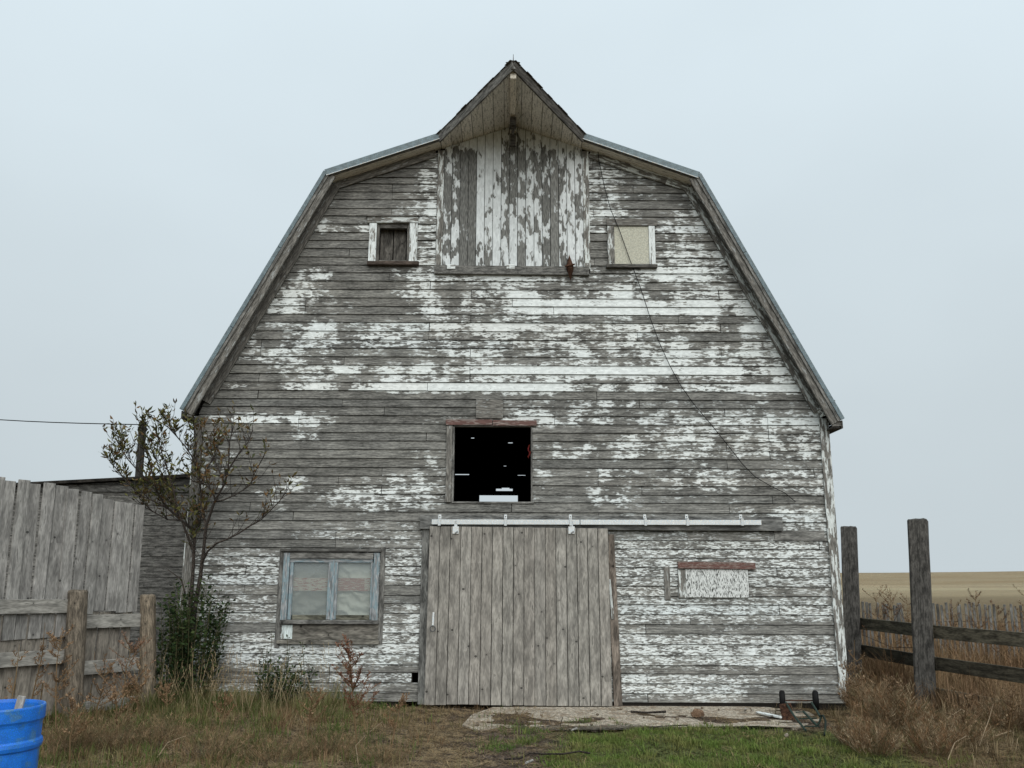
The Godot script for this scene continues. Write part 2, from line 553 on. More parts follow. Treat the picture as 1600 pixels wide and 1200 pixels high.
func materials() -> void:
	siding_texture()
	var t := wood_texture(101, Color(0.585, 0.575, 0.556), 0.3, 16)
	M.plank = mat(t[0], t[1], 0.06)
	t = wood_texture(115, Color(0.46, 0.42, 0.365), 0.45, 6, 512, 256)
	M.post = mat(t[0], t[1], 0.15)
	t = wood_texture(131, Color(0.47, 0.465, 0.45), 0.5, 10)
	M.bare = mat(t[0], t[1], 0.08)
	t = wood_texture(161, Color(0.345, 0.335, 0.32), 0.5, 4, 512, 512)
	M.tie = mat(t[0], t[1], 0.2, 0.95)
	t = peel_texture(201, 0.88, Color(0.47, 0.46, 0.44), Color(0.88, 0.90, 0.895))
	M.peel_white = mat(t[0], t[1], 0.15)
	t = peel_texture(211, 0.4, Color(0.44, 0.43, 0.41), Color(0.86, 0.88, 0.87))
	M.peel_half = mat(t[0], t[1], 0.15)
	t = peel_texture(221, 0.07, Color(0.44, 0.43, 0.41), Color(0.76, 0.77, 0.76))
	M.peel_bare = mat(t[0], t[1], 0.15)
	t = peel_texture(231, 0.5, Color(0.53, 0.54, 0.545), Color(0.54, 0.61, 0.635))
	M.peel_blue = mat(t[0], t[1], 0.15)
	t = peel_texture(241, 0.55, Color(0.47, 0.42, 0.40), Color(0.43, 0.33, 0.31))
	M.peel_red = mat(t[0], t[1], 0.15)
	t = peel_texture(251, 0.8, Color(0.22, 0.22, 0.21), Color(0.86, 0.87, 0.86), 512, 512, Vector4(120, 420, 300, 1500), Vector3(0.12, 0.62, 0.26))
	M.peel_panel = mat(t[0], t[1], 0.15)
	t = loft_door_texture()
	M.loft = mat(t[0], null, 0.1)
	t = speckle_texture(301, Color(0.73, 0.725, 0.665), 0.14, 0.03, 0.12)
	M.plywood = mat(t[0], null, 0.0)
	t = speckle_texture(311, Color(0.62, 0.585, 0.53), 0.5, 0.05, 0.25, 512, Color(0.52, 0.47, 0.41))
	M.concrete = mat(t[0], t[1], 0.6, 0.95)
	t = speckle_texture(321, Color(0.78, 0.78, 0.78), 0.5, 0.02, 0.1, 512)
	M.earth = mat(t[0], t[1], 0.6, 0.97, 0.1)
	t = speckle_texture(331, Color(0.27, 0.245, 0.225), 0.7, 0.03, 0.2)
	M.bark = mat(t[0], t[1], 0.4, 0.95)
	t = rusty_board_texture()
	M.rusty_board = mat(t[0], null, 0.0)
	t = speckle_texture(341, Color(0.40, 0.46, 0.48), 0.2, 0.02, 0.1)
	M.flashing = mat(t[0], null, 0.0, 0.55, 0.5)
	t = speckle_texture(351, Color(0.83, 0.845, 0.845), 0.04, 0.02, 0.08)
	M.galvanised = mat(t[0], null, 0.0, 0.5, 0.5)
	t = speckle_texture(361, Color(0.29, 0.205, 0.16), 0.6, 0.03, 0.15, 256)
	M.rust = mat(t[0], t[1], 0.1, 0.9)
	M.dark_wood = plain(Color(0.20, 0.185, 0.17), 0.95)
	M.shingle = mat(wood_texture(171, Color(0.30, 0.285, 0.265), 0.6, 0, 256, 256)[0], null, 0.0, 0.95)
	M.soffit = mat(peel_texture(261, 0.93, Color(0.52, 0.50, 0.47), Color(0.90, 0.885, 0.85))[0], null, 0.0)
	M.blue_plastic = mat(speckle_texture(371, Color(0.085, 0.42, 0.79), 0.12, 0.02, 0.2, 512, Color(0.24, 0.44, 0.64))[0], null, 0.0, 0.42, 0.5)
	M.black = plain(Color(0.06, 0.06, 0.062), 0.7)
	M.green_paint = plain(Color(0.17, 0.225, 0.20), 0.6)
	M.foliage = plain(Color.WHITE, 0.75, 0.0, 0.25)
	M.foliage.backlight_enabled = true
	M.foliage.backlight = Color(0.3, 0.3, 0.2)
	M.dry = plain(Color.WHITE, 0.9, 0.0, 0.15)
	M.curtain = plain(Color(0.60, 0.615, 0.57), 0.6)
	var g := StandardMaterial3D.new()
	g.transparency = BaseMaterial3D.TRANSPARENCY_ALPHA
	g.albedo_color = Color(0.9, 0.95, 0.95, 0.12)
	g.roughness = 0.05
	M.glass = g

# ---------------------------------------------------------------- camera, sky, light
func set_stage() -> void:
	var c := Camera3D.new()
	c.name = "camera"
	eye_basis = Basis(Vector3.RIGHT, atan(300.0 / FOCAL)) * Basis(Vector3.BACK, 0.004)
	c.transform = Transform3D(eye_basis, EYE)
	c.fov = rad_to_deg(2.0 * atan(600.0 / FOCAL))
	c.near = 0.05
	c.far = 4000.0
	add_child(c)
	c.current = true
	var e := Environment.new()
	e.background_mode = Environment.BG_SKY
	e.tonemap_mode = Environment.TONE_MAPPER_LINEAR
	e.tonemap_exposure = 1.4
	e.sdfgi_enabled = true
	e.ssao_enabled = true
	e.ssil_enabled = true
	# overcast: greyer and dimmer at the horizon, brighter overhead, faint soft clouds
	var w := 1024
	var h := 512
	var f := FastNoiseLite.new()
	f.seed = 5
	f.frequency = 1.2
	f.fractal_octaves = 5
	var im := Image.create(w, h, false, Image.FORMAT_RGBF)
	for j in h:
		var el := PI * (0.5 - (j + 0.5) / h)
		var s := sin(el)
		for i in w:
			var a := TAU * (i + 0.5) / w
			var d := Vector3(cos(el) * cos(a), s * 1.7, cos(el) * sin(a))
			var cl := f.get_noise_3dv(d) * 0.085
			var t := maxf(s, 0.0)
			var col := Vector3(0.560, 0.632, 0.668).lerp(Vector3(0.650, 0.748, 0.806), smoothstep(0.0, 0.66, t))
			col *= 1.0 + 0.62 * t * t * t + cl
			if s < 0.0:
				col = Vector3(0.560, 0.632, 0.668).lerp(Vector3(0.16, 0.14, 0.11), smoothstep(0.0, 0.06, -s))
			col /= 1.4
			im.set_pixel(i, j, Color(col.x, col.y, col.z))
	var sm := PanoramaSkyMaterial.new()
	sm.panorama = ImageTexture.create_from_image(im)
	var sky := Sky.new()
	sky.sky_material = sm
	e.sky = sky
	var we := WorldEnvironment.new()
	we.name = "environment"
	we.environment = e
	add_child(we)
	var sun := DirectionalLight3D.new()
	sun.name = "sun"
	sun.light_energy = 0.5
	sun.light_color = Color(1.0, 0.985, 0.96)
	sun.light_angular_distance = 70.0
	sun.shadow_enabled = true
	sun.rotation = Vector3(deg_to_rad(-42), deg_to_rad(14), 0)
	add_child(sun)

# ---------------------------------------------------------------- ground
var bumps := FastNoiseLite.new()

func ground_h(x: float, z: float) -> float:
	var h := bumps.get_noise_2d(x * 1.3, z * 1.3) * 0.05 + bumps.get_noise_2d(x * 9.0 + 40.0, z * 9.0) * 0.012
	h += 0.09 * smoothstep(-1.2, -2.4, x) * smoothstep(3.5, 1.0, z)
	h *= smoothstep(-60.0, -20.0, z) if z < -20 else 1.0
	if absf(x) < 4.6 and z < 0.3: h -= 0.02
	# the prairie rises gently to a low swell far off
	var far := Vector2(x, z - 10.0).length()
	if far > 60.0:
		h += (far - 60.0) * 0.0055 + far * 0.0035 * smoothstep(0.36, 0.62, x / far) + 1.6 * smoothstep(60, 500, far) * bumps.get_noise_2d(x * 0.02 + 7.0, z * 0.02)
	return h - 0.012

func ground_colour(x: float, z: float) -> Color:
	var n := bumps.get_noise_2d(x * 5.0, z * 5.0) * 0.5 + bumps.get_noise_2d(x * 22.0, z * 22.0) * 0.4
	var dirt := Color(0.125, 0.096, 0.075)
	var straw := Color(0.235, 0.175, 0.105)
	var green := Color(0.085, 0.105, 0.035)
	var far := Vector2(x, z - 10.0).length()
	if far > 26.0:
		var gold := Color(0.45, 0.365, 0.235)
		var n2 := bumps.get_noise_2d(x * 0.05, z * 0.35)
		var c := Color(0.21, 0.16, 0.10).lerp(gold, smoothstep(45, 110, far))
		if far > 105.0 and far < 118.0: c = Color(0.5, 0.42, 0.27)
		elif far > 150.0: c = c.lerp(Color(0.30, 0.215, 0.125), 0.75 * smoothstep(-0.2, 0.3, n2))
		return c * (1.0 + n2 * 0.25)
	var c2 := dirt.lerp(straw, smoothstep(-0.2, 0.35, n + 0.35 * smoothstep(0.2, -1.0, x) - 0.1))
	if x > 0.2: c2 = c2.lerp(green, smoothstep(0.0, 0.6, x - 0.2) * smoothstep(1.5, 1.9, z) * 0.8)
	if x < -4.6 or x > 3.8 or z < -0.5: c2 = Color(0.16, 0.115, 0.065) * (1.0 + n * 0.4)
	return c2

func build_ground() -> void:
	bumps.seed = 77
	bumps.frequency = 0.5
	bumps.fractal_octaves = 3
	var xs := []
	var zs := []
	for k in range(-80, 81): xs.append(k * 0.1)
	for k in range(-20, 71): zs.append(k * 0.1)
	var step := 0.16
	var q := 8.0
	while q < 1500.0:
		q += step
		step *= 1.14
		xs.append(q)
		xs.push_front(-q)
	step = 0.16
	q = 7.0
	while q < 400.0:
		q += step
		step *= 1.2
		zs.append(q)
	step = 0.16
	q = -2.0
	while q > -1800.0:
		q -= step
		step *= 1.09
		zs.push_front(q)
	var st := SurfaceTool.new()
	st.begin(Mesh.PRIMITIVE_TRIANGLES)
	for z in zs:
		for x in xs:
			st.set_color(ground_colour(x, z))
			st.set_uv(Vector2(x, z) / 1.7)
			st.add_vertex(Vector3(x, ground_h(x, z), z))
	var nx := xs.size()
	for j in zs.size() - 1:
		for i in nx - 1:
			var a := j * nx + i
			for k in [a, a + 1, a + nx + 1, a, a + nx + 1, a + nx]:
				st.add_index(k)
	st.generate_normals()
	var o := MeshInstance3D.new()
	o.name = "ground"
	o.mesh = st.commit()
	o.material_override = M.earth
	o.set_meta("kind", "structure")
	o.set_meta("label", "bare earth yard running out to golden stubble fields")
	add_child(o)
	# worn concrete apron before the sliding door, its edges broken and drifted over
	var s := Shape.new()
	var p := []
	var edge := [[722, 1133], [738, 1116], [770, 1105], [900, 1103], [1000, 1101], [1100, 1102], [1200, 1105], [1262, 1112], [1285, 1124], [1245, 1137], [1180, 1134], [1110, 1139], [1040, 1137], [985, 1131], [930, 1139], [880, 1132], [830, 1140], [790, 1139], [752, 1142]]
	for e in edge:
		var g := at_h(e[0], e[1])
		p.append(Vector3(g.x, -0.07, g.z))
	p.reverse()
	s.plate(p, Vector3(0, 0.071, 0), Color.WHITE, 1.6, Vector2.ZERO, Vector3.RIGHT, Vector3.BACK)
	var pad := part("pavement", s, M.concrete, self)
	pad.set_meta("kind", "structure")
	pad.set_meta("label", "worn pale concrete apron in front of the sliding door")

# ---------------------------------------------------------------- barn
var EL: Vector3
var ER: Vector3
var KL: Vector3
var KR: Vector3
var JL: Vector3
var JR: Vector3
var ridge_y := 8.6
var ridge_z := 1.5
const BACK := -14.0
const HALF := 4.41

func rake_x(y: float, side: float, inset: float) -> float:   # half width of the gable at height y, measured `inset` in from the roof's top
	var E := EL if side < 0 else ER
	var K := KL if side < 0 else KR
	var lowv := Vector2(absf(K.x) - absf(E.x), K.y - E.y)
	var topv := Vector2(-absf(K.x), ridge_y - K.y)
	var a := absf(E.x) + (y - E.y) * lowv.x / lowv.y - inset * lowv.length() / lowv.y
	var b := absf(K.x) + (y - K.y) * topv.x / topv.y - inset * topv.length() / topv.y
	return maxf(0.0, minf(HALF, minf(a, b)))

func cut(spans: Array, a: float, b: float) -> Array:
	var out := []
	for s in spans:
		if b <= s[0] or a >= s[1]:
			out.append(s)
			continue
		if a > s[0]: out.append([s[0], a])
		if b < s[1]: out.append([b, s[1]])
	return out

func rect(u0: float, v0: float, u1: float, v1: float) -> Array:   # x0, y0, x1, y1 on the wall
	var a := at_z(u0, (v0 + v1) * 0.5)
	var b := at_z(u1, (v0 + v1) * 0.5)
	var um := (u0 + u1) * 0.5
	return [a.x, at_z(um, v1).y, b.x, at_z(um, v0).y]

func slab(r: Array, z0: float, z1: float, vertical := false, col := Color.WHITE, scale := 2.0) -> Shape:   # a board filling rectangle r of the wall, from z0 out to z1
	var s := Shape.new()
	var c := Vector3((r[0] + r[2]) * 0.5, (r[1] + r[3]) * 0.5, (z0 + z1) * 0.5)
	var w: float = r[2] - r[0]
	var h: float = r[3] - r[1]
	var off := Vector2(rng.randf() * 5.0, rng.randf() * 5.0)
	if vertical:
		s.box(Transform3D(Basis(Vector3.DOWN, Vector3.RIGHT, Vector3.BACK), c), Vector3(h, w, z1 - z0), col, scale, off)
	else:
		s.box(Transform3D(Basis(), c), Vector3(w, h, z1 - z0), col, scale, off)
	return s

func build_barn() -> void:
	EL = at_z(283, 640, 0.3)
	ER = at_z(1317, 655, 0.3)
	KL = at_z(508, 268, 0.3)
	KR = at_z(1093, 272, 0.3)
	JL = at_z(685, 210, 0.3)
	JR = at_z(913, 212, 0.3)
	ridge_y = ((KL + (JL - KL) * (-KL.x / (JL.x - KL.x))).y + (KR + (JR - KR) * (KR.x / (KR.x - JR.x))).y) * 0.5
	ridge_z = at_h(804, 95, ridge_y).z
	JL.y = KL.y + (ridge_y - KL.y) * (JL.x - KL.x) / -KL.x
	JR.y = KR.y + (ridge_y - KR.y) * (KR.x - JR.x) / KR.x
	var barn := thing("barn", "tall weathered gambrel barn with peeling white paint and grey sliding door", "barn")
	# openings of the front wall
	var door := rect(668, 824, 952, 1106)
	door[1] = -0.2
	var loft := rect(708, 667, 831, 785)
	var window := rect(446, 866, 590, 998)
	var upper_left := rect(588, 351, 640, 411)
	var upper_right := rect(958, 355, 1014, 414)
	var boarded := rect(1070, 888, 1168, 936)
	var hay := rect(684, 180, 919, 425)
	var holes := [door, loft, window, upper_left, upper_right, boarded, hay, rect(644, 1057, 657, 1068)]
	# siding, one board at a time, and the sheathing behind it
	var sheath := Shape.new()
	var count := 0
	for r in ROWS.size() - 1:
		var y1: float = ROWS[r]
		var y0: float = ROWS[r + 1]
		var ym := (y0 + y1) * 0.5
		var spans := [[-rake_x(y0, -1, 0.12), rake_x(y0, 1, 0.12)]]
		var inner := [[-rake_x(ym, -1, 0.08), rake_x(ym, 1, 0.08)]]
		for h in holes:
			if ym > h[1] and ym < h[3]:
				spans = cut(spans, h[0] - 0.01, h[2] + 0.01)
				inner = cut(inner, h[0], h[2])
		for s in inner:
			sheath.box(Transform3D(Basis(), Vector3((s[0] + s[1]) * 0.5, ym, -0.035)), Vector3(s[1] - s[0], y1 - y0, 0.06), Color.WHITE, 1.0, Vector2.ZERO, 0.0)
		for x in joints(r):
			spans = cut(spans, x - 0.003, x + 0.003 + 0.014 * maxf(0.0, hsh(r, int(x * 10.0) + 99) - 0.45))
		for s in spans:
			if s[1] - s[0] < 0.03: continue
			var tl := (hsh(count, 61) - 0.5) * 0.006
			var tr := (hsh(count, 62) - 0.5) * 0.006
			var zz := 0.024 + hsh(count, 63) * 0.006
			var lift := 0.0055 + hsh(count, 65) * 0.003
			# the upper corners follow the roof where the board runs into it
			var xl: float = maxf(s[0], -rake_x(y1, -1, 0.12)) if s[0] < -HALF + 1e-3 or s[0] <= -rake_x(y0, -1, 0.12) + 1e-3 else s[0]
			var xr: float = minf(s[1], rake_x(y1, 1, 0.12)) if s[1] >= rake_x(y0, 1, 0.12) - 1e-3 else s[1]
			var b := Shape.new()
			var c := grey(0.93 + hsh(count, 64) * 0.14, (hsh(count, 66) - 0.5) * 0.03)
			var f := [Vector3(s[0], y0 + lift + tl, zz), Vector3(s[1], y0 + lift + tr, zz), Vector3(xr, y1, 0.010), Vector3(xl, y1, 0.010)]
			var k := [Vector3(s[0], y0 + lift + tl, 0), Vector3(s[1], y0 + lift + tr, 0), Vector3(xr, y1, 0), Vector3(xl, y1, 0)]
			var uv := []
			for q in f: uv.append(Vector2((q.x + 4.6) / 9.2, (8.7 - q.y) / 8.8))
			b.poly(f, uv, Vector3.BACK, c)
			b.poly([k[0], k[1], f[1], f[0]], [uv[0], uv[1], uv[1], uv[0]], Vector3.DOWN, c)
			b.poly([k[3], k[2], f[2], f[3]], [uv[3], uv[2], uv[2], uv[3]], Vector3.UP, c)
			b.poly([k[0], f[0], f[3], k[3]], [uv[0], uv[0], uv[3], uv[3]], Vector3.LEFT, c)
			b.poly([k[1], f[1], f[2], k[2]], [uv[1], uv[1], uv[2], uv[2]], Vector3.RIGHT, c)
			part("siding_board", b, M.siding, barn)
			count += 1
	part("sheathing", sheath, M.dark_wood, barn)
	# gable above the last row, behind the frieze
	var g := Shape.new()
	g.plate([Vector3(-rake_x(ROWS[0], -1, 0.08), ROWS[0], -0.065), Vector3(-1.1, ROWS[0], -0.065), Vector3(-1.1, ridge_y - 0.45, -0.065)], Vector3(0, 0, 0.06))
	g.plate([Vector3(rake_x(ROWS[0], 1, 0.08), ROWS[0], -0.065), Vector3(1.1, ROWS[0], -0.065), Vector3(1.1, ridge_y - 0.45, -0.065)], Vector3(0, 0, 0.06))
	part("gable_panel", g, M.peel_bare, barn)
	# stone footing and sill
	var ft := Shape.new()
	ft.box(Transform3D(Basis(), Vector3(-2.95, 0.0, -0.04)), Vector3(2.95, 0.2, 0.1), grey(0.5), 1.0)
	ft.box(Transform3D(Basis(), Vector3(2.92, 0.0, -0.04)), Vector3(2.98, 0.2, 0.1), grey(0.5), 1.0)
	part("footing", ft, M.dark_wood, barn)
	# side walls with their own lapped boards, back wall with a window and open cracks, loft floor
	for sd in [-1.0, 1.0]:
		var w := Shape.new()
		w.box(Transform3D(Basis(), Vector3(sd * (HALF - 0.06), 1.9, BACK * 0.5)), Vector3(0.08, 3.9, -BACK - 0.02), Color.WHITE, 1.0, Vector2.ZERO, 0.0)
		var sidewall := part("side_wall", w, M.dark_wood, barn)
		var sb := Shape.new()
		for r in range(33, ROWS.size() - 1):
			var y0: float = ROWS[r + 1] + 0.006
			var y1: float = ROWS[r]
			sb.poly([Vector3(sd * (HALF + 0.008), y0, 0), Vector3(sd * (HALF + 0.008), y0, BACK), Vector3(sd * (HALF - 0.012), y1, BACK), Vector3(sd * (HALF - 0.012), y1, 0)], [Vector2(0.1, y0), Vector2(7, y0), Vector2(7, y1), Vector2(0.1, y1)], Vector3(sd, 0, 0), grey(0.9 + hsh(r, 5) * 0.2))
			sb.poly([Vector3(sd * (HALF + 0.008), y0, 0), Vector3(sd * (HALF + 0.008), y0, BACK), Vector3(sd * (HALF - 0.02), y0, BACK), Vector3(sd * (HALF - 0.02), y0, 0)], [Vector2(0, 0), Vector2(7, 0), Vector2(7, 0.1), Vector2(0, 0.1)], Vector3.DOWN, grey(0.9))
		var o := part("lapped_boards", sb, M.peel_half, sidewall)
		o.set_meta("kind", "stuff")
	var bw := Shape.new()
	var gaps := []
	var sl := at_z(749, 779, BACK)
	var sr := at_z(809, 774, BACK)
	gaps.append([sl.x, sl.y - 0.5, sr.x, sr.y])
	for q in [[775, 767, 801, 763.5], [784, 764, 796, 762], [711, 742, 733, 740.5], [809, 743, 821, 742], [736, 685, 741, 683.5], [794, 692.5, 801, 691], [787, 728.5, 791, 727.5]]:
		var a := at_z(q[0], q[1], BACK)
		var b := at_z(q[2], q[3], BACK)
		gaps.append([a.x, a.y, b.x, b.y])
	var levels := [0.0, 8.5]
	for q in gaps:
		levels.append(q[1])
		levels.append(q[3])
	for k in 28: levels.append(0.3 * (k + 1))
	levels.sort()
	for k in levels.size() - 1:
		var y0: float = levels[k]
		var y1: float = levels[k + 1]
		if y1 - y0 < 1e-4: continue
		var ym := (y0 + y1) * 0.5
		var spans := [[-rake_x(ym, -1, 0.05), rake_x(ym, 1, 0.05)]]
		for q in gaps:
			if ym > q[1] and ym < q[3]: spans = cut(spans, q[0], q[2])
		for s in spans:
			bw.box(Transform3D(Basis(), Vector3((s[0] + s[1]) * 0.5, ym, BACK - 0.03)), Vector3(s[1] - s[0], y1 - y0, 0.06), Color.WHITE, 1.0, Vector2.ZERO, 0.0)
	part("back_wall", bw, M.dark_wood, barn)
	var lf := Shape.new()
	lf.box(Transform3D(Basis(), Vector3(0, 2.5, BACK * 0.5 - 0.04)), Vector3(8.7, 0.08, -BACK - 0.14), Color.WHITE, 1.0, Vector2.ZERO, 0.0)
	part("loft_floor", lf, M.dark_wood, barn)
	for k in 5:
		var z := -1.6 - k * 2.6
		var rf := Shape.new()
		for sd in [-1.0, 1.0]:
			rf.box(along(Vector3(sd * 4.2, 3.9, z), Vector3(sd * 2.6, 7.2, z)), Vector3(3.7, 0.12, 0.05))
			rf.box(along(Vector3(sd * 2.6, 7.3, z + 0.06), Vector3(sd * 0.05, 8.3, z + 0.06)), Vector3(2.75, 0.12, 0.05))
		rf.box(Transform3D(Basis(), Vector3(0, 7.1, z + 0.11)), Vector3(5.2, 0.12, 0.04))
		part("rafter", rf, M.dark_wood, barn)
	build_roof(barn)
	build_trim(barn, hay, loft, upper_left, upper_right, boarded)
	build_window(barn)
	build_door(barn)

func build_roof(barn: Node3D) -> void:
	var back := BACK - 0.3
	var tip := Vector3(0, ridge_y, ridge_z)
	for sd in [-1.0, 1.0]:
		var E := EL if sd < 0 else ER
		var K := KL if sd < 0 else KR
		var J := JL if sd < 0 else JR
		var n1 := Vector3(sd * (K.y - E.y), absf(E.x) - absf(K.x), 0).normalized()
		var n2 := Vector3(sd * (ridge_y - K.y), absf(K.x), 0).normalized()
		var lowdir := (K - E).normalized()
		var topdir := (Vector3(0, ridge_y, 0.3) - K).normalized()
		var s := Shape.new()
		s.plate([E - n1 * 0.06, K - n1 * 0.06, Vector3(K.x, K.y, back) - n1 * 0.06, Vector3(E.x, E.y, back) - n1 * 0.06], n1 * 0.06, Color.WHITE, 2.0, Vector2.ZERO, Vector3.BACK, lowdir)
		part("roof_slope", s, M.shingle, barn)
		s = Shape.new()
		s.plate([J - n2 * 0.06, tip - n2 * 0.06, Vector3(0, ridge_y, back) - n2 * 0.06, Vector3(K.x, K.y, back) - n2 * 0.06, K - n2 * 0.06], n2 * 0.06, Color.WHITE, 2.0, Vector2.ZERO, Vector3.BACK, topdir)
		part("roof_slope", s, M.shingle, barn)
		# wooden rake boards under the roof's front edge
		var off1 := n1 * -0.06
		var off2 := n2 * -0.06
		s = board(E + off1 - n1 * 0.055 + Vector3(0, 0, -0.02), K + off1 - n1 * 0.055 + Vector3(0, 0, -0.02), 0.11, 0.035, grey(0.95), Vector3.BACK)
		part("rake_board", s, M.peel_bare, barn)
		s = board(E + off1 * 0.7 - n1 * 0.012 + Vector3(0, 0, 0.013), K + off1 * 0.7 - n1 * 0.012 + Vector3(0, 0, 0.013), 0.055, 0.018, grey(0.85), Vector3.BACK)
		part("rake_moulding", s, M.bare, barn)
		s = board(K + off2 - n2 * 0.014 + Vector3(0, 0, -0.02), J + off2 - n2 * 0.014 + Vector3(0, 0, -0.02), 0.03, 0.035, grey(0.9), Vector3.BACK)
		part("rake_board", s, M.peel_bare, barn)
		# grey-green metal flashing, in lengths
		var len1 := E.distance_to(K)
		var pieces := 3
		for k in pieces:
			var a := E + lowdir * (len1 * k / pieces) - n1 * 0.012
			var b := E + lowdir * (len1 * (k + 1) / pieces - 0.004) - n1 * 0.012
			var fl := Shape.new()
			board(a + Vector3(0, 0, 0.028), b + Vector3(0, 0, 0.028), 0.058, 0.012, grey(0.9 + 0.1 * hsh(k, int(sd) + 3)), Vector3.BACK, 1.0, fl)
			board(a + n1 * 0.027 + Vector3(0, 0, -0.06), b + n1 * 0.027 + Vector3(0, 0, -0.06), 0.008, 0.17, grey(0.9), Vector3.BACK, 1.0, fl)
			part("flashing", fl, M.flashing, barn)
		var fl2 := Shape.new()
		board(K - n2 * 0.03 + Vector3(0, 0, 0.028), J - n2 * 0.03 + Vector3(0, 0, 0.028), 0.092, 0.012, grey(0.95), Vector3.BACK, 1.0, fl2)
		board(K + n2 * 0.019 + Vector3(0, 0, -0.06), J + n2 * 0.019 + Vector3(0, 0, -0.06), 0.008, 0.17, grey(0.95), Vector3.BACK, 1.0, fl2)
		part("flashing", fl2, M.flashing, barn)
		part("drip_edge", board(K - n2 * 0.08 + Vector3(0, 0, 0.034), J - n2 * 0.08 + Vector3(0, 0, 0.034), 0.012, 0.014, grey(0.9), Vector3.BACK), M.galvanised, barn)
		# soffit of the narrow overhang
		s = Shape.new()
		s.plate([E + off1 + Vector3(0, 0, -0.04), K + off1 + Vector3(0, 0, -0.04), Vector3(K.x, K.y, 0.0) + off1, Vector3(E.x, E.y, 0.0) + off1], n1 * -0.014, grey(0.8), 1.0, Vector2.ZERO, lowdir, Vector3.BACK)
		part("soffit_board", s, M.peel_bare, barn)
		s = Shape.new()
		s.plate([K + off2 + Vector3(0, 0, -0.04), J + off2 + Vector3(0, 0, -0.04), Vector3(J.x, J.y, 0.0) + off2, Vector3(K.x, K.y, 0.0) + off2], n2 * -0.014, Color(0.95, 0.93, 0.9), 1.0, Vector2.ZERO, topdir, Vector3.BACK)
		part("soffit_board", s, M.soffit, barn)
		# boards under the hay hood run out from the wall, each cut to the slanting edge
		for k in 7:
			var x0 := J.x * k / 7.0
			var x1: float = J.x * (k + 1) / 7.0 - sd * 0.009
			var zf := func(x: float) -> float: return lerpf(ridge_z, 0.3, x / J.x) - 0.03
			var yf := func(x: float) -> float: return lerpf(ridge_y, J.y, x / J.x)
			s = Shape.new()
			var p := [Vector3(x0, yf.call(x0), 0.0), Vector3(x0, yf.call(x0), zf.call(x0)), Vector3(x1, yf.call(x1), zf.call(x1)), Vector3(x1, yf.call(x1), 0.0)]
			for e in 4: p[e] = p[e] + off2 - n2 * hsh(k, int(sd) + 8) * 0.008
			s.plate(p, n2 * -0.016, grey(0.82 + 0.18 * hsh(k, int(sd) + 4), 0.01), 1.0, Vector2(k * 0.37, 0.2 * k), Vector3.BACK, Vector3.RIGHT)
			part("hood_soffit_board", s, M.soffit, barn)
		# hood rake: a dark weathered board up the slanting edge, ragged shingles over it
		var ed := (tip - J).normalized()
		var facing := ed.cross(n2) * (1.0 if ed.cross(n2).z > 0 else -1.0)
		s = Shape.new()
		s.box(along(J - n2 * 0.06 + facing * 0.012 - ed * 0.03, tip - n2 * 0.06 + facing * 0.012, facing), Vector3(J.distance_to(tip), 0.118, 0.032), grey(0.95), 1.0, Vector2(0.2 + sd, 0.1))
		part("hood_rake_board", s, M.tie if sd > 0 else M.bare, barn)
		var np := 14
		for k in np:
			var a := J + ed * (J.distance_to(tip) * k / np)
			var b := J + ed * (J.distance_to(tip) * (k + 0.96) / np)
			var jag := hsh(k, int(sd) + 15)
			s = Shape.new()
			s.box(along(a, b, facing).translated(n2 * (0.005 + 0.002 * jag) + facing * (-0.065 + jag * 0.02)), Vector3(a.distance_to(b), 0.009 + 0.003 * jag, 0.2), grey(0.8 + 0.2 * jag), 0.6, Vector2(jag, jag * 3.0))
			part("shingle", s, M.shingle, barn)
		# eave: a sloping soffit and a fascia down each side
		var lowy := E.y - 0.13
		s = Shape.new()
		s.plate([Vector3(sd * HALF, lowy + 0.03, 0.26), Vector3(E.x + sd * -0.03, E.y - 0.10, 0.26), Vector3(E.x + sd * -0.03, E.y - 0.10, back), Vector3(sd * HALF, lowy + 0.03, back)], Vector3(0, -0.018, 0), grey(0.7), 1.0, Vector2.ZERO, Vector3.BACK, Vector3.RIGHT)
		part("eave_soffit", s, M.tie, barn)
		s = Shape.new()
		s.box(Transform3D(Basis(Vector3.BACK, Vector3.UP, Vector3.LEFT), Vector3(E.x - sd * 0.012, E.y - 0.07, (0.3 + back) * 0.5)), Vector3(0.28 - back, 0.11, 0.022), grey(0.8))
		part("eave_fascia", s, M.tie, barn)
		s = Shape.new()
		s.plate([Vector3(sd * HALF, lowy + 0.03, 0.262), Vector3(E.x - sd * 0.02, E.y - 0.09, 0.262), Vector3(E.x - sd * 0.02, E.y - 0.05, 0.262), Vector3(sd * (HALF - 0.06), E.y + 0.28, 0.262)], Vector3(0, 0, 0.02), grey(0.85))
		part("eave_return", s, M.peel_bare, barn)
		# frieze boards on the wall, following the roof
		var f0 := Vector3(E.x, E.y, 0.045) - n1 * 0.145 + lowdir * 0.25
		s = board(f0, Vector3(K.x, K.y, 0.045) - n1 * 0.145 - lowdir * 0.04, 0.14, 0.03, grey(0.95), Vector3.BACK)
		part("frieze_board", s, M.peel_bare if sd < 0 else M.peel_half, barn)
		var jx := 1.2
		s = board(Vector3(K.x, K.y, 0.043) - n2 * 0.13 + topdir * 0.05, Vector3(sd * jx, lerpf(K.y, ridge_y, 1.0 - jx / absf(K.x)), 0.043) - n2 * 0.13, 0.12, 0.026, grey(1.0), Vector3.BACK)
		part("frieze_board", s, M.peel_bare if sd < 0 else M.peel_half, barn)
		# corner board
		s = Shape.new()
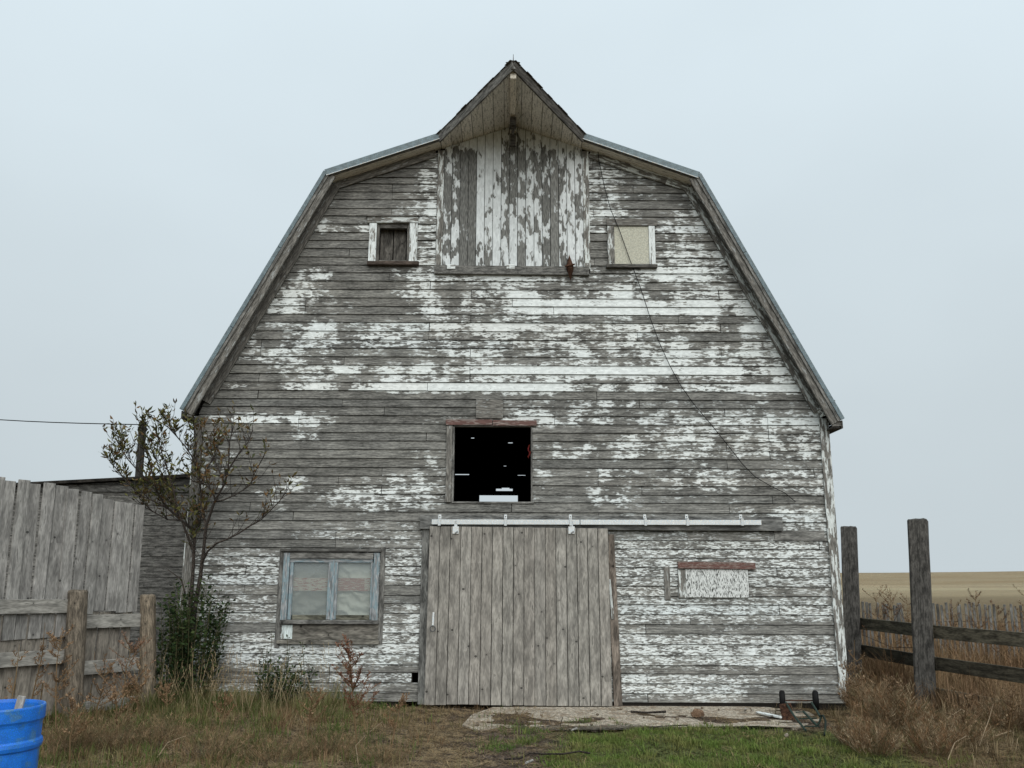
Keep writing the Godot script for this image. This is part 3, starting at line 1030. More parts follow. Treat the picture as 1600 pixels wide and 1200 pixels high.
		s.box(Transform3D(Basis(Vector3.DOWN, Vector3.RIGHT, Vector3.BACK), Vector3(sd * (HALF - 0.035), 1.98, 0.036)), Vector3(3.72, 0.115, 0.028), Color.WHITE, 2.0, Vector2(0.3 * sd, 0.4))
		part("corner_board", s, M.peel_half if sd > 0 else M.peel_bare, barn)
		s = Shape.new()
		s.box(Transform3D(Basis(Vector3.DOWN, Vector3.FORWARD, Vector3.RIGHT), Vector3(sd * (HALF + 0.025), 1.98, -0.008)), Vector3(3.72, 0.11, 0.026), Color.WHITE, 2.0, Vector2(0.7 * sd, 0.1))
		part("corner_board", s, M.peel_half, barn)
	# small boxed block under the right eave
	var c := at_z(1289, 641, 0.1)
	var bx := Shape.new()
	bx.box(Transform3D(Basis(Vector3.BACK, 0.5), c), Vector3(0.17, 0.13, 0.16), grey(0.9), 1.0, Vector2(0.4, 0.2))
	bx.box(Transform3D(Basis(Vector3.BACK, 0.5), c + Vector3(0.03, 0.075, 0.0)), Vector3(0.2, 0.022, 0.19), grey(0.8), 1.0, Vector2(0.1, 0.2))
	part("cornice_block", bx, M.peel_half, barn)
	# ridge beam under the hood with the iron hay-trolley end on it
	var bm := Shape.new()
	bm.box(Transform3D(Basis(Vector3.BACK, Vector3.UP, Vector3.LEFT), Vector3(0, ridge_y - 0.15, ridge_z * 0.5 - 0.03)), Vector3(ridge_z - 0.1, 0.13, 0.08), Color(0.85, 0.81, 0.75))
	part("hay_beam", bm, M.soffit, barn)
	var tr := Shape.new()
	var ty := ridge_y - 0.27
	tr.box(Transform3D(Basis(), Vector3(0, ty, 0.42)), Vector3(0.09, 0.05, 0.28), grey(1.2))
	tr.box(Transform3D(Basis(), Vector3(0, ty - 0.06, 0.36)), Vector3(0.05, 0.1, 0.06), grey(1.1))
	tr.lathe([Vector2(0.012, -0.02), Vector2(0.05, -0.02), Vector2(0.05, 0.02), Vector2(0.012, 0.02)], 14, Transform3D(Basis(Vector3.BACK, PI / 2), Vector3(0, ty - 0.1, 0.36)), grey(1.3))
	tr.box(Transform3D(Basis(), Vector3(0, ty - 0.12, 0.14)), Vector3(0.085, 0.2, 0.05), grey(2.0))
	part("hay_trolley", tr, M.tie, barn)
	var rod := Shape.new()
	rod.tube([tip + Vector3(0, -0.05, -0.05), tip + Vector3(0, 0.13, -0.05)], [0.008, 0.003], 6, grey(0.6))
	part("ridge_spike", rod, M.rust, barn)

func build_trim(barn: Node3D, hay: Array, loft: Array, ul: Array, ur: Array, bo: Array) -> void:
	# hay door: 17 upright boards reaching into the gable
	var hd := Node3D.new()
	hd.name = "hay_door"
	barn.add_child(hd)
	var d0 := rect(693.5, 196, 911, 419)
	var top_y := func(x: float) -> float: return ridge_y - 0.095 - absf(x) * (ridge_y - KL.y) / absf(KL.x)
	for k in 17:
		var x0 := lerpf(d0[0], d0[2], k / 17.0) + 0.003
		var x1 := lerpf(d0[0], d0[2], (k + 1) / 17.0) - 0.003 - 0.003 * hsh(k, 4)
		var z1 := 0.03 + hsh(k, 71) * 0.006
		var yb: float = d0[1] + (hsh(k, 72) - 0.5) * 0.012
		var p := [Vector3(x0, yb, 0), Vector3(x1, yb, 0), Vector3(x1, top_y.call(x1), 0), Vector3(x0, top_y.call(x0), 0)]
		if x0 < 0.0 and x1 > 0.0:
			p = [p[0], p[1], p[2], Vector3(0, top_y.call(0.0), 0), p[3]]
		var s := Shape.new()
		var uv := []
		var f := []
		for q in p:
			uv.append(Vector2((q.x - d0[0]) / (d0[2] - d0[0]), clampf((ridge_y - 0.1 - q.y) / (ridge_y - 0.1 - d0[1]), 0.001, 0.999)))
			f.append(q + Vector3(0, 0, z1))
		var c := grey(0.95 + 0.1 * hsh(k, 73))
		s.poly(f, uv, Vector3.BACK, c)
		s.poly(p, uv, Vector3.FORWARD, c)
		for e in p.size():
			var e2 := (e + 1) % p.size()
			var mid: Vector3 = (p[e] + p[e2]) * 0.5 - Vector3((x0 + x1) * 0.5, yb + 1.0, 0)
			s.poly([p[e], p[e2], f[e2], f[e]], [uv[e], uv[e2], uv[e2], uv[e]], mid, c)
		part("board", s, M.loft, hd)
	var bk := Shape.new()
	bk.plate([Vector3(hay[0], hay[1], -0.05), Vector3(hay[2], hay[1], -0.05), Vector3(hay[2], top_y.call(hay[2]), -0.05), Vector3(0, ridge_y - 0.07, -0.05), Vector3(hay[0], top_y.call(hay[0]), -0.05)], Vector3(0, 0, 0.03), grey(0.5))
	part("door_backing", bk, M.dark_wood, hd)
	for e in [[683, 225, 693, 420], [911, 225, 920.5, 422]]:
		var r := rect(e[0], e[1], e[2], e[3])
		r[3] = top_y.call(r[0] if e[0] < 800 else r[2]) - 0.01
		part("door_casing", slab(r, 0.0, 0.045, true), M.peel_half, hd)
	var hs := Shape.new()
	var r0 := rect(679, 418, 920, 431)
	hs.box(Transform3D(Basis(Vector3.BACK, -0.006), Vector3((r0[0] + r0[2]) * 0.5, (r0[1] + r0[3]) * 0.5, 0.045)), Vector3(r0[2] - r0[0], r0[3] - r0[1], 0.06), grey(0.8), 1.0, Vector2(0.2, 0.3))
	part("door_sill", hs, M.bare, hd)
	for u in [705.5, 798]:
		part("cleat", slab(rect(u - 6.5, 416, u + 6.5, 423), 0.06, 0.085), M.peel_white, hd)
	# open upper window: white casings, an empty frame and boards nailed inside
	var w := Node3D.new()
	w.name = "upper_window"
	barn.add_child(w)
	part("header", slab(rect(575, 340.5, 654, 350), 0.02, 0.058, false, grey(0.95)), M.peel_half, w)
	part("drip_cap", slab(rect(573, 338.5, 656, 341), 0.02, 0.075, false, grey(0.7)), M.peel_bare, w)
	part("casing", slab(rect(577, 350.5, 588.5, 411), 0.02, 0.05, true), M.peel_white, w)
	part("casing", slab(rect(640, 350.5, 652.5, 411), 0.02, 0.05, true, grey(0.96)), M.peel_white, w)
	part("sill", slab(rect(575, 411, 655, 416.5), 0.0, 0.09, false, Color(0.42, 0.34, 0.30)), M.bare, w)
	for e in [[588.5, 351, 592.5, 410.5, 1], [636, 351, 640, 410.5, 1], [592.5, 351, 636, 357, 0], [592.5, 407, 636, 410.5, 0]]:
		part("frame", slab(rect(e[0], e[1], e[2], e[3]), -0.05, 0.012, e[4] == 1, grey(0.62, 0.03)), M.bare, w)
	for e in [[592, 352, 612, 412], [613.5, 352, 633, 412], [634.5, 352, 640, 412]]:
		part("inner_board", slab(rect(e[0], e[1], e[2], e[3]), -0.14, -0.115, true, grey(0.5, 0.05)), M.bare, w)
	# right upper window closed with plywood
	w = Node3D.new()
	w.name = "boarded_window"
	barn.add_child(w)
	part("header", slab(rect(947, 344, 1025, 354.5), 0.02, 0.055, false, grey(0.95)), M.peel_bare, w)
	part("casing", slab(rect(949, 355, 959.5, 415), 0.02, 0.05, true, grey(0.92)), M.peel_half, w)
	part("casing", slab(rect(1013.5, 355, 1023, 415), 0.02, 0.05, true), M.peel_white, w)
	part("sill", slab(rect(946.5, 415.5, 1026, 420.5), 0.0, 0.085, false, grey(0.55)), M.peel_bare, w)
	part("plywood", slab(rect(959.5, 355, 1013.5, 415), 0.0, 0.03, true, Color.WHITE, 0.6), M.plywood, w)
	# loft opening: worn red casing round the dark
	w = Node3D.new()
	w.name = "loft_opening"
	barn.add_child(w)
	part("header", slab(rect(697, 656.5, 769, 665), 0.02, 0.055, false, Color(1.35, 1.25, 1.2)), M.peel_red, w)
	part("header", slab(rect(770, 657.5, 838.5, 666), 0.02, 0.05, false, Color(1.3, 1.2, 1.15)), M.peel_red, w)
	part("casing", slab(rect(697, 666, 706, 785), 0.02, 0.048, true, grey(1.15)), M.peel_bare, w)
	part("jamb", slab(rect(706.5, 667, 709.5, 785), -0.07, 0.03, true, grey(1.1)), M.bare, w)
	part("jamb", slab(rect(829.5, 667, 832, 785), -0.07, 0.028, true, grey(0.8)), M.bare, w)
	part("jamb", slab(rect(709.5, 664.5, 829.5, 667), -0.07, 0.028, false, grey(0.8)), M.bare, w)
	part("sill", slab(rect(706, 784, 834, 787), -0.07, 0.034, false, grey(0.8)), M.bare, w)
	part("patch_board", slab(rect(744, 625, 786, 654.5), 0.024, 0.046, false, Color(1.02, 1.05, 1.06)), M.peel_bare, barn)
	# low window on the right, closed with a streaked white panel under a red head
	w = Node3D.new()
	w.name = "low_boarded_window"
	barn.add_child(w)
	var hb := Shape.new()
	var hr := rect(1058, 878.5, 1178, 889)
	hb.box(Transform3D(Basis(Vector3.BACK, -0.008), Vector3((hr[0] + hr[2]) * 0.5, (hr[1] + hr[3]) * 0.5, 0.05)), Vector3(hr[2] - hr[0], hr[3] - hr[1], 0.06), Color(1.1, 0.95, 0.92))
	part("header", hb, M.peel_red, w)
	part("casing", slab(rect(1059, 890, 1070.5, 934), 0.02, 0.05, true), M.peel_half, w)
	part("panel", slab(rect(1070.5, 889.5, 1168, 933.5), 0.0, 0.055, true, Color.WHITE, 1.3), M.peel_panel, w)
	part("shadow_strip", slab(rect(1072, 933, 1168, 938.5), -0.05, -0.03, false, grey(0.3)), M.dark_wood, w)  # near-black strip, the shadow gap under the panel put into its colour
	part("patch_board", slab(rect(1037, 886, 1046.5, 937), 0.022, 0.034, true, grey(1.0)), M.peel_bare, barn)
	# knot-holed fresh repair by the track's end
	part("patch_board", slab(rect(1209, 829, 1287, 845), 0.012, 0.033, false, Color(1.25, 1.2, 1.08)), M.bare, barn)

func build_window(barn: Node3D) -> void:
	var w := Node3D.new()
	w.name = "sash_window"
	barn.add_child(w)
	part("header", slab(rect(440, 858, 597, 862), 0.0, 0.075, false, grey(0.6)), M.bare, w)
	part("casing", slab(rect(451, 864, 584, 873), 0.0, 0.05, false, grey(1.1)), M.bare, w)
	part("casing", slab(rect(442, 864, 451.5, 972), 0.0, 0.055, true, grey(1.15)), M.peel_blue, w)
	part("casing", slab(rect(583.5, 864, 592.5, 972), 0.0, 0.055, true, grey(1.1)), M.peel_blue, w)
	part("casing", slab(rect(434, 856, 441.5, 1012), 0.012, 0.034, true, grey(0.75)), M.bare, w)
	part("casing", slab(rect(593, 855, 600.5, 1006), 0.012, 0.034, true, grey(0.75)), M.bare, w)
	# blue sashes
	for e in [[452, 873, 583, 879, 0], [452, 879, 457, 968, 1], [512, 879, 527, 968, 1], [579, 879, 583, 968, 1]]:
		part("sash", slab(rect(e[0], e[1], e[2], e[3]), -0.02, 0.03, e[4] == 1, Color(1.1, 1.12, 1.12)), M.peel_blue, w)
	part("sash", slab(rect(457, 961, 579, 968.5), -0.02, 0.022, false, Color(0.62, 0.62, 0.52)), M.bare, w)
	part("sash_strip", slab(rect(518.5, 876, 522.5, 969), 0.03, 0.042, true, Color(1.2, 1.25, 1.25)), M.peel_blue, w)
	part("pane", slab(rect(457, 879, 512, 961.5), -0.004, 0.0), M.glass, w)
	part("pane", slab(rect(527, 879, 579, 961), -0.004, 0.0), M.glass, w)
	part("sill", slab(rect(440, 968.5, 593, 974.5), 0.0, 0.1, false, grey(0.78)), M.bare, w)
	part("apron_board", slab(rect(442, 975, 592, 1000), 0.0, 0.035, false, Color(0.9, 0.86, 0.8)), M.bare, w)
	part("lower_sill", slab(rect(434, 1000, 593, 1006), 0.0, 0.075, false, Color(0.85, 0.82, 0.76)), M.bare, w)
	part("torn_sheet", slab(rect(441, 976, 458, 998), 0.035, 0.04, true, Color(0.95, 1.05, 1.15)), M.peel_white, w)
	# a hanging plastic sheet behind the glass, gathered in slack folds, and a rust-streaked plank across it
	var r := rect(450, 872, 590, 975)
	var nx := 60
	var ny := 36
	var f := FastNoiseLite.new()
	f.seed = 3
	f.frequency = 1.0
	var st := SurfaceTool.new()
	st.begin(Mesh.PRIMITIVE_TRIANGLES)
	for j in ny + 1:
		for i in nx + 1:
			var x := lerpf(r[0], r[2], float(i) / nx)
			var y := lerpf(r[3], r[1], float(j) / ny)
			var sag := sin((y * 17.0 + absf(x + 2.35) * 6.0) * 1.7 + f.get_noise_2d(x * 2.0, y * 2.0) * 5.0) * 0.024 + f.get_noise_2d(x * 4.0, y * 9.0) * 0.05
			st.set_color(Color.WHITE * (0.42 if x < -2.42 else 1.0))
			st.set_uv(Vector2(x, y))
			st.add_vertex(Vector3(x, y, -0.10 + sag))
	for j in ny:
		for i in nx:
			var a := j * (nx + 1) + i
			for k in [a, a + 1, a + nx + 2, a, a + nx + 2, a + nx + 1]: st.add_index(k)
	st.generate_normals()
	var o := MeshInstance3D.new()
	o.name = "curtain"
	o.mesh = st.commit()
	o.material_override = M.curtain
	w.add_child(o, true)
	var pr := rect(455, 903, 581, 923.5)
	var ps := Shape.new()
	var zz := -0.045
	ps.poly([Vector3(pr[0], pr[1], zz), Vector3(pr[2], pr[1], zz), Vector3(pr[2], pr[3], zz), Vector3(pr[0], pr[3], zz)], [Vector2(0, 1), Vector2(1, 1), Vector2(1, 0), Vector2(0, 0)], Vector3.BACK, Color.WHITE)
	ps.box(Transform3D(Basis(), Vector3((pr[0] + pr[2]) * 0.5, (pr[1] + pr[3]) * 0.5, zz - 0.012)), Vector3(pr[2] - pr[0], pr[3] - pr[1], 0.018), grey(0.8))
	part("plank", ps, M.rusty_board, w)

func build_door(barn: Node3D) -> void:
	# header board and galvanised track
	var tk := Node3D.new()
	tk.name = "door_track"
	barn.add_child(tk)
	var bl := at_z(657, 816)
	var br := at_z(1220, 819)
	var s := board(Vector3(bl.x, bl.y, 0.05), Vector3(br.x, br.y, 0.05), 0.19, 0.07, Color(0.82, 0.84, 0.86), Vector3.BACK)
	part("header_board", s, M.bare, tk)
	var tl := at_z(676, 816.5)
	var tr := at_z(1185, 817.5)
	var rail := Shape.new()
	var joint := at_z(905, 817)
	board(Vector3(tl.x, tl.y, 0.13), Vector3(joint.x - 0.005, joint.y, 0.13), 0.066, 0.04, grey(0.96), Vector3.BACK, 1.0, rail)
	board(Vector3(joint.x + 0.005, joint.y, 0.13), Vector3(tr.x, tr.y, 0.13), 0.066, 0.04, grey(1.0), Vector3.BACK, 1.0, rail)
	part("rail", rail, M.galvanised, tk)
	for u in [688, 790, 890.5, 1006, 1071, 1155]:
		var p := at_z(u, 812)
		var b := Shape.new()
		b.box(Transform3D(Basis(), Vector3(p.x, p.y + 0.015, 0.082)), Vector3(0.04, 0.1, 0.014), grey(1.05))
		b.box(Transform3D(Basis(), Vector3(p.x, p.y - 0.045, 0.16)), Vector3(0.036, 0.09, 0.006), grey(0.9))
		b.box(Transform3D(Basis(), Vector3(p.x, p.y + 0.008, 0.12)), Vector3(0.036, 0.008, 0.08), grey(0.9))
		b.box(Transform3D(Basis(), Vector3(p.x, p.y + 0.035, 0.092)), Vector3(0.014, 0.014, 0.01), grey(0.1))
		part("bracket", b, M.galvanised, tk)
	# the sliding door: 17 upright planks on ledges
	var d := Node3D.new()
	d.name = "sliding_door"
	barn.add_child(d)
	var n := 17
	for k in n:
		var t0 := float(k) / n
		var t1 := float(k + 1) / n
		var top := at_z(lerpf(671.5, 950, (t0 + t1) * 0.5), lerpf(822.5, 826, t0), 0.12)
		var bot := at_z(lerpf(662.5, 957, (t0 + t1) * 0.5), lerpf(1100.5, 1104.5, t0) - 1.0 + 2.0 * hsh(k, 81), 0.12)
		bot.y = maxf(bot.y, 0.012)
		var wt := (at_z(950, 822, 0.12).x - at_z(671.5, 822, 0.12).x) / n
		var wdt := wt - 0.004 - 0.005 * hsh(k, 82)
		s = Shape.new()
		s.box(along(bot, top, Vector3.BACK), Vector3(bot.distance_to(top), wdt, 0.028 + 0.004 * hsh(k, 83)), Color(1.0, 0.985, 0.955).lerp(Color(1.0, 0.965, 0.925), hsh(k, 87)) * (0.82 + 0.18 * hsh(k, 84)), 2.0, Vector2(hsh(k, 85) * 3.0, hsh(k, 86) * 3.0))
		part("plank", s, M.plank, d)
	for v in [850, 965, 1080]:
		var a := at_z(671, v, 0.09)
		var b := at_z(951, v + 3, 0.09)
		part("ledge", board(a, b, 0.14, 0.025, grey(0.7), Vector3.BACK), M.bare, d)
	for u in [712, 893]:
		var p := at_z(u, 826, 0.15)
		var h := Shape.new()
		h.box(Transform3D(Basis(), p + Vector3(0, -0.02, -0.005)), Vector3(0.085, 0.1, 0.012), grey(1.05))
		h.box(Transform3D(Basis(), p + Vector3(0, 0.06, -0.005)), Vector3(0.04, 0.1, 0.01), grey(1.0))
		h.box(Transform3D(Basis(Vector3.BACK, 0.6), p + Vector3(0.01, -0.05, 0.004)), Vector3(0.05, 0.02, 0.01), grey(0.3))
		part("hanger", h, M.galvanised, d)
	var hp := at_z(676.5, 973, 0.15)
	var hn := Shape.new()
	hn.box(Transform3D(Basis(Vector3.BACK, -0.03), hp + Vector3(0.002, 0.05, 0.0)), Vector3(0.026, 0.17, 0.01), grey(1.15))
	var ring := []
	var rr := []
	for k in 15:
		var a := TAU * k / 14.0
		ring.append(hp + Vector3(sin(a) * 0.035, -0.075 + cos(a) * 0.035, 0.016))
		rr.append(0.007)
	hn.tube(ring, rr, 6, grey(0.12), 0.5, false)
	part("handle", hn, M.galvanised, d)
	# jamb on the left, worn strips showing on the right, dark void behind
	part("door_jamb", slab(rect(656.5, 825, 668, 1100), 0.0, 0.05, true, Color(0.84, 0.86, 0.87)), M.bare, barn)
	part("door_stop", board(at_z(953, 835, 0.035), at_z(966, 1103, 0.035), 0.11, 0.03, Color(0.95, 0.82, 0.74), Vector3.BACK), M.bare, barn)
	part("door_stop", board(at_z(952, 905, 0.05), at_z(957.5, 968, 0.05), 0.035, 0.02, grey(0.9), Vector3.BACK), M.peel_half, barn)

# ---------------------------------------------------------------- beside the barn
func round_post(p: Vector3, h: float, r: float, sd: int, col: Color, lean := Vector3.ZERO, square := 0.0, turn := 0.0) -> Shape:
	# a worn post: rings of points with knocks and checks; square 0 is round, 1 a sawn tie
	var s := Shape.new()
	var f := FastNoiseLite.new()
	f.seed = sd
	f.frequency = 1.0
	var n := 24
	var rings := []
	var hs := [-0.3, 0.0, 0.25, 0.5, 0.75, 1.0, 1.3, 1.6, 1.9, 2.2, 2.5, 2.8]
	var lv := []
	for q in hs:
		if q < h - 0.06: lv.append(q)
	lv.append(h - 0.02)
	lv.append(h)
	for q in lv:
		var ring := []
		for k in n:
			var a := TAU * (k + 0.5) / n
			var c := cos(a)
			var d := sin(a)
			var e := lerpf(1.0, minf(1.38, 1.0 / maxf(absf(cos(a - turn)), absf(sin(a - turn)))) * 0.9, square)
			var rr := r * e * (1.0 + f.get_noise_3d(c * 3.0, q * 1.2, d * 3.0) * (0.10 - 0.06 * square) + f.get_noise_3d(c * 14.0, q * 0.6, d * 14.0) * (0.05 - 0.025 * square))
			if q == h: rr *= 0.9
			ring.append(p + lean * q / h + Vector3(c * rr, q + (f.get_noise_2d(c * 2.0, d * 2.0) * 0.02 if q >= h - 0.03 else 0.0), d * rr))
		rings.append(ring)
	for i in rings.size() - 1:
		for k in n:
			var k2 := (k + 1) % n
			var mid: Vector3 = (rings[i][k] + rings[i][k2]) * 0.5 - p - lean * lv[i] / h
			mid.y = 0
			var u0: float = lv[i]
			var u1: float = lv[i + 1]
			s.poly([rings[i][k], rings[i][k2], rings[i + 1][k2], rings[i + 1][k]], [Vector2(u0, k / 24.0), Vector2(u0, (k + 1) / 24.0), Vector2(u1, (k + 1) / 24.0), Vector2(u1, k / 24.0)], mid, col)
	var uv := []
	for q in rings[-1]: uv.append(Vector2(q.x, q.z))
	s.poly(rings[-1], uv, Vector3.UP, col)
	return s

func build_windbreak() -> void:
	var a := at_h(231, 1112)
	var a2 := at_h(112, 1131)
	a.y = 0
	a2.y = 0
	var dir := (a2 - a).normalized()
	var nrm := Vector3(dir.z, 0, -dir.x)
	var len := a.distance_to(a2)
	var t := thing("plank_fence", "tall grey plank windbreak fence with uneven tops on round posts", "fence")
	var pt1 := at_z(231, 929, a.z)
	var pt2 := at_z(122, 922, a2.z)
	part("post", round_post(a, pt1.y, 0.095, 31, Color(1.0, 1.0, 1.0), Vector3(pt1.x - a.x, 0, 0)), M.post, t)
	part("post", round_post(a2, pt2.y, 0.108, 32, Color(0.8, 0.82, 0.86), Vector3(pt2.x - a2.x, 0, 0)), M.post, t)
	part("post", round_post(a + dir * len * 2.15, 1.5, 0.11, 33, Color(0.85, 0.85, 0.85)), M.post, t)
	# rails, the far bay lower than the near one
	var back := -nrm * 0.13
	for q in [[1.0, 2.15, 950, 2], [1.0, 2.15, 1034, 28], [-0.1, 1.0, 972, 175], [-0.1, 1.0, 1043, 175], [0.02, 1.0, 1106, 170]]:
		var p0: Vector3 = a + dir * len * q[0] + back
		var p1: Vector3 = a + dir * len * q[1] + back
		var y: float = at_z(q[3], q[2], lerpf(a.z, a2.z, 1.75 if q[0] > 0.5 else 0.5)).y
		part("rail", board(p0 + Vector3(0, y, 0), p1 + Vector3(0, y + 0.02, 0), 0.155, 0.04, Color(1.05, 1.02, 0.98), nrm), M.plank, t)
	# planks, upper tier over lower tier
	var s := 0.17
	var k := 0
	while s < len * 2.3:
		var w := 0.135 + 0.04 * hsh(k, 91)
		var c := a + dir * (s + w * 0.5) - nrm * (0.168 + 0.018 * (k % 2))
		var z01 := clampf((s - 0.1) / (len * 1.75), 0.0, 1.2)
		var top := lerpf(at_z(216, 787, a.z + 0.05).y, at_z(40, 748, a.z + len * 1.6).y, smoothstep(0.0, 0.75, z01)) + (hsh(k, 92) - 0.5) * 0.07
		var lean := dir * (hsh(k, 93) - 0.5) * 0.05 - nrm * 0.05
		var lowp := c + Vector3(0, at_z(205, 957, a.z).y + 0.05 * hsh(k, 94) if s < len else 0.95, 0)
		var b := Shape.new()
		b.box(along(lowp, Vector3(c.x, top, c.z) + lean, nrm), Vector3(top - lowp.y, w - 0.008 - 0.012 * hsh(k, 95), 0.022), Color(0.98, 0.985, 1.0) * (0.78 + 0.24 * hsh(k, 96)), 2.0, Vector2(hsh(k, 97) * 3.0, hsh(k, 98) * 3.0))
		part("plank", b, M.plank, t)
		var c2 := c - nrm * 0.045 + dir * 0.04
		b = Shape.new()
		b.box(along(Vector3(c2.x, -0.05 + 0.06 * hsh(k, 99), c2.z), Vector3(c2.x, 1.2, c2.z) - lean * 0.4, nrm), Vector3(1.25, w - 0.01, 0.022), Color(0.92, 0.86, 0.79) * (0.82 + 0.2 * hsh(k, 100)), 2.0, Vector2(hsh(k, 101) * 3.0, hsh(k, 102) * 3.0))
		part("plank", b, M.plank, t)
		s += w
		if k == 15: s += 0.05
		k += 1

func build_right_fence() -> void:
	var p1 := Vector3(at_z(1334, 1060, -2.2).x, 0, -2.2)
	var p2 := at_h(1447, 1101)
	p2.y = 0
	var t := thing("rail_fence", "weathered three rail fence between two leaning dark timber posts", "fence")
	var h1 := at_z(1326, 823, p1.z)
	var h2 := at_z(1431, 812, p2.z)
	part("post", round_post(p1, h1.y, 0.135, 41, Color(0.85, 0.86, 0.88), Vector3(h1.x - p1.x, 0, 0), 1.0, 0.42), M.tie, t)
	part("post", round_post(p2, h2.y, 0.142, 42, Color(0.8, 0.8, 0.8), Vector3(h2.x - p2.x, 0, 0.05), 1.0, 0.5), M.tie, t)
	var dir := (p2 - p1).normalized()
	var nrm := Vector3(dir.z, 0, -dir.x)
	var p3 := p2 + Vector3(0.72, 0, 3.2)
	part("post", round_post(p3, 1.5, 0.12, 43, Color(0.8, 0.8, 0.8), Vector3.ZERO, 1.0), M.tie, t)
	for q in [[0.95, 0.945, 1.0], [0.54, 0.53, 0.6], [0.13, 0.13, 0.95]]:
		var off := nrm * 0.155
		if q[0] > 0.3:
			part("rail", board(p1 + off + Vector3(0, q[0], 0) - dir * 0.15, p2 + off + Vector3(0, q[1], 0) + dir * 0.1, 0.175, 0.045, Color(0.82, 0.80, 0.66) * q[2], nrm), M.tie, t)
		var d2 := (p3 - p2).normalized()
		var n2 := Vector3(d2.z, 0, -d2.x)
		part("rail", board(p2 + n2 * 0.155 + Vector3(0, q[1], 0) + d2 * 0.02, p3 + n2 * 0.155 + Vector3(0, q[1], 0), 0.17, 0.04, Color(1.0, 0.93, 0.74) * q[2], n2), M.tie, t)
	var wr := Shape.new()
	wr.tube([p1 + Vector3(0.15, 0.78, 0.1), (p1 + p2) * 0.5 + Vector3(0.13, 0.66, 0), p2 + Vector3(0.1, 0.72, -0.1)], [0.004, 0.004, 0.004], 5, grey(0.3))
	part("wire", wr, M.rust, t)
	# old slat fence further back in the weeds
	var f := thing("slat_fence", "low grey slatted snow fence standing in the weeds beyond the rails", "fence")
	var z := -3.1
	var x := 5.7
	var k := 0
	var last := 0.0
	while x < 12.2:
		var h := at_z(1500, 944, z).y + (hsh(k, 111) - 0.5) * 0.08
		var lean := (hsh(k, 112) - 0.5) * (0.3 if x > 6.2 and x < 6.9 else 0.07)
		var b := board(Vector3(x, 0.0, z), Vector3(x + lean, h, z + hsh(k, 113) * 0.05), 0.042, 0.012, grey(0.5 + 0.3 * hsh(k, 114)), Vector3.BACK)
		part("slat", b, M.bare, f)
		x += 0.074 + 0.01 * hsh(k, 115) + (0.12 if hsh(k, 116) > 0.93 else 0.0)
		k += 1
	for h in [0.3, 0.95]:
		var w2 := Shape.new()
		w2.tube([Vector3(5.7, h, z - 0.012), Vector3(9.0, h - 0.02, z + 0.012), Vector3(12.2, h, z - 0.01)], [0.004, 0.004, 0.004], 4, grey(0.4))
		part("wire", w2, M.rust, f)

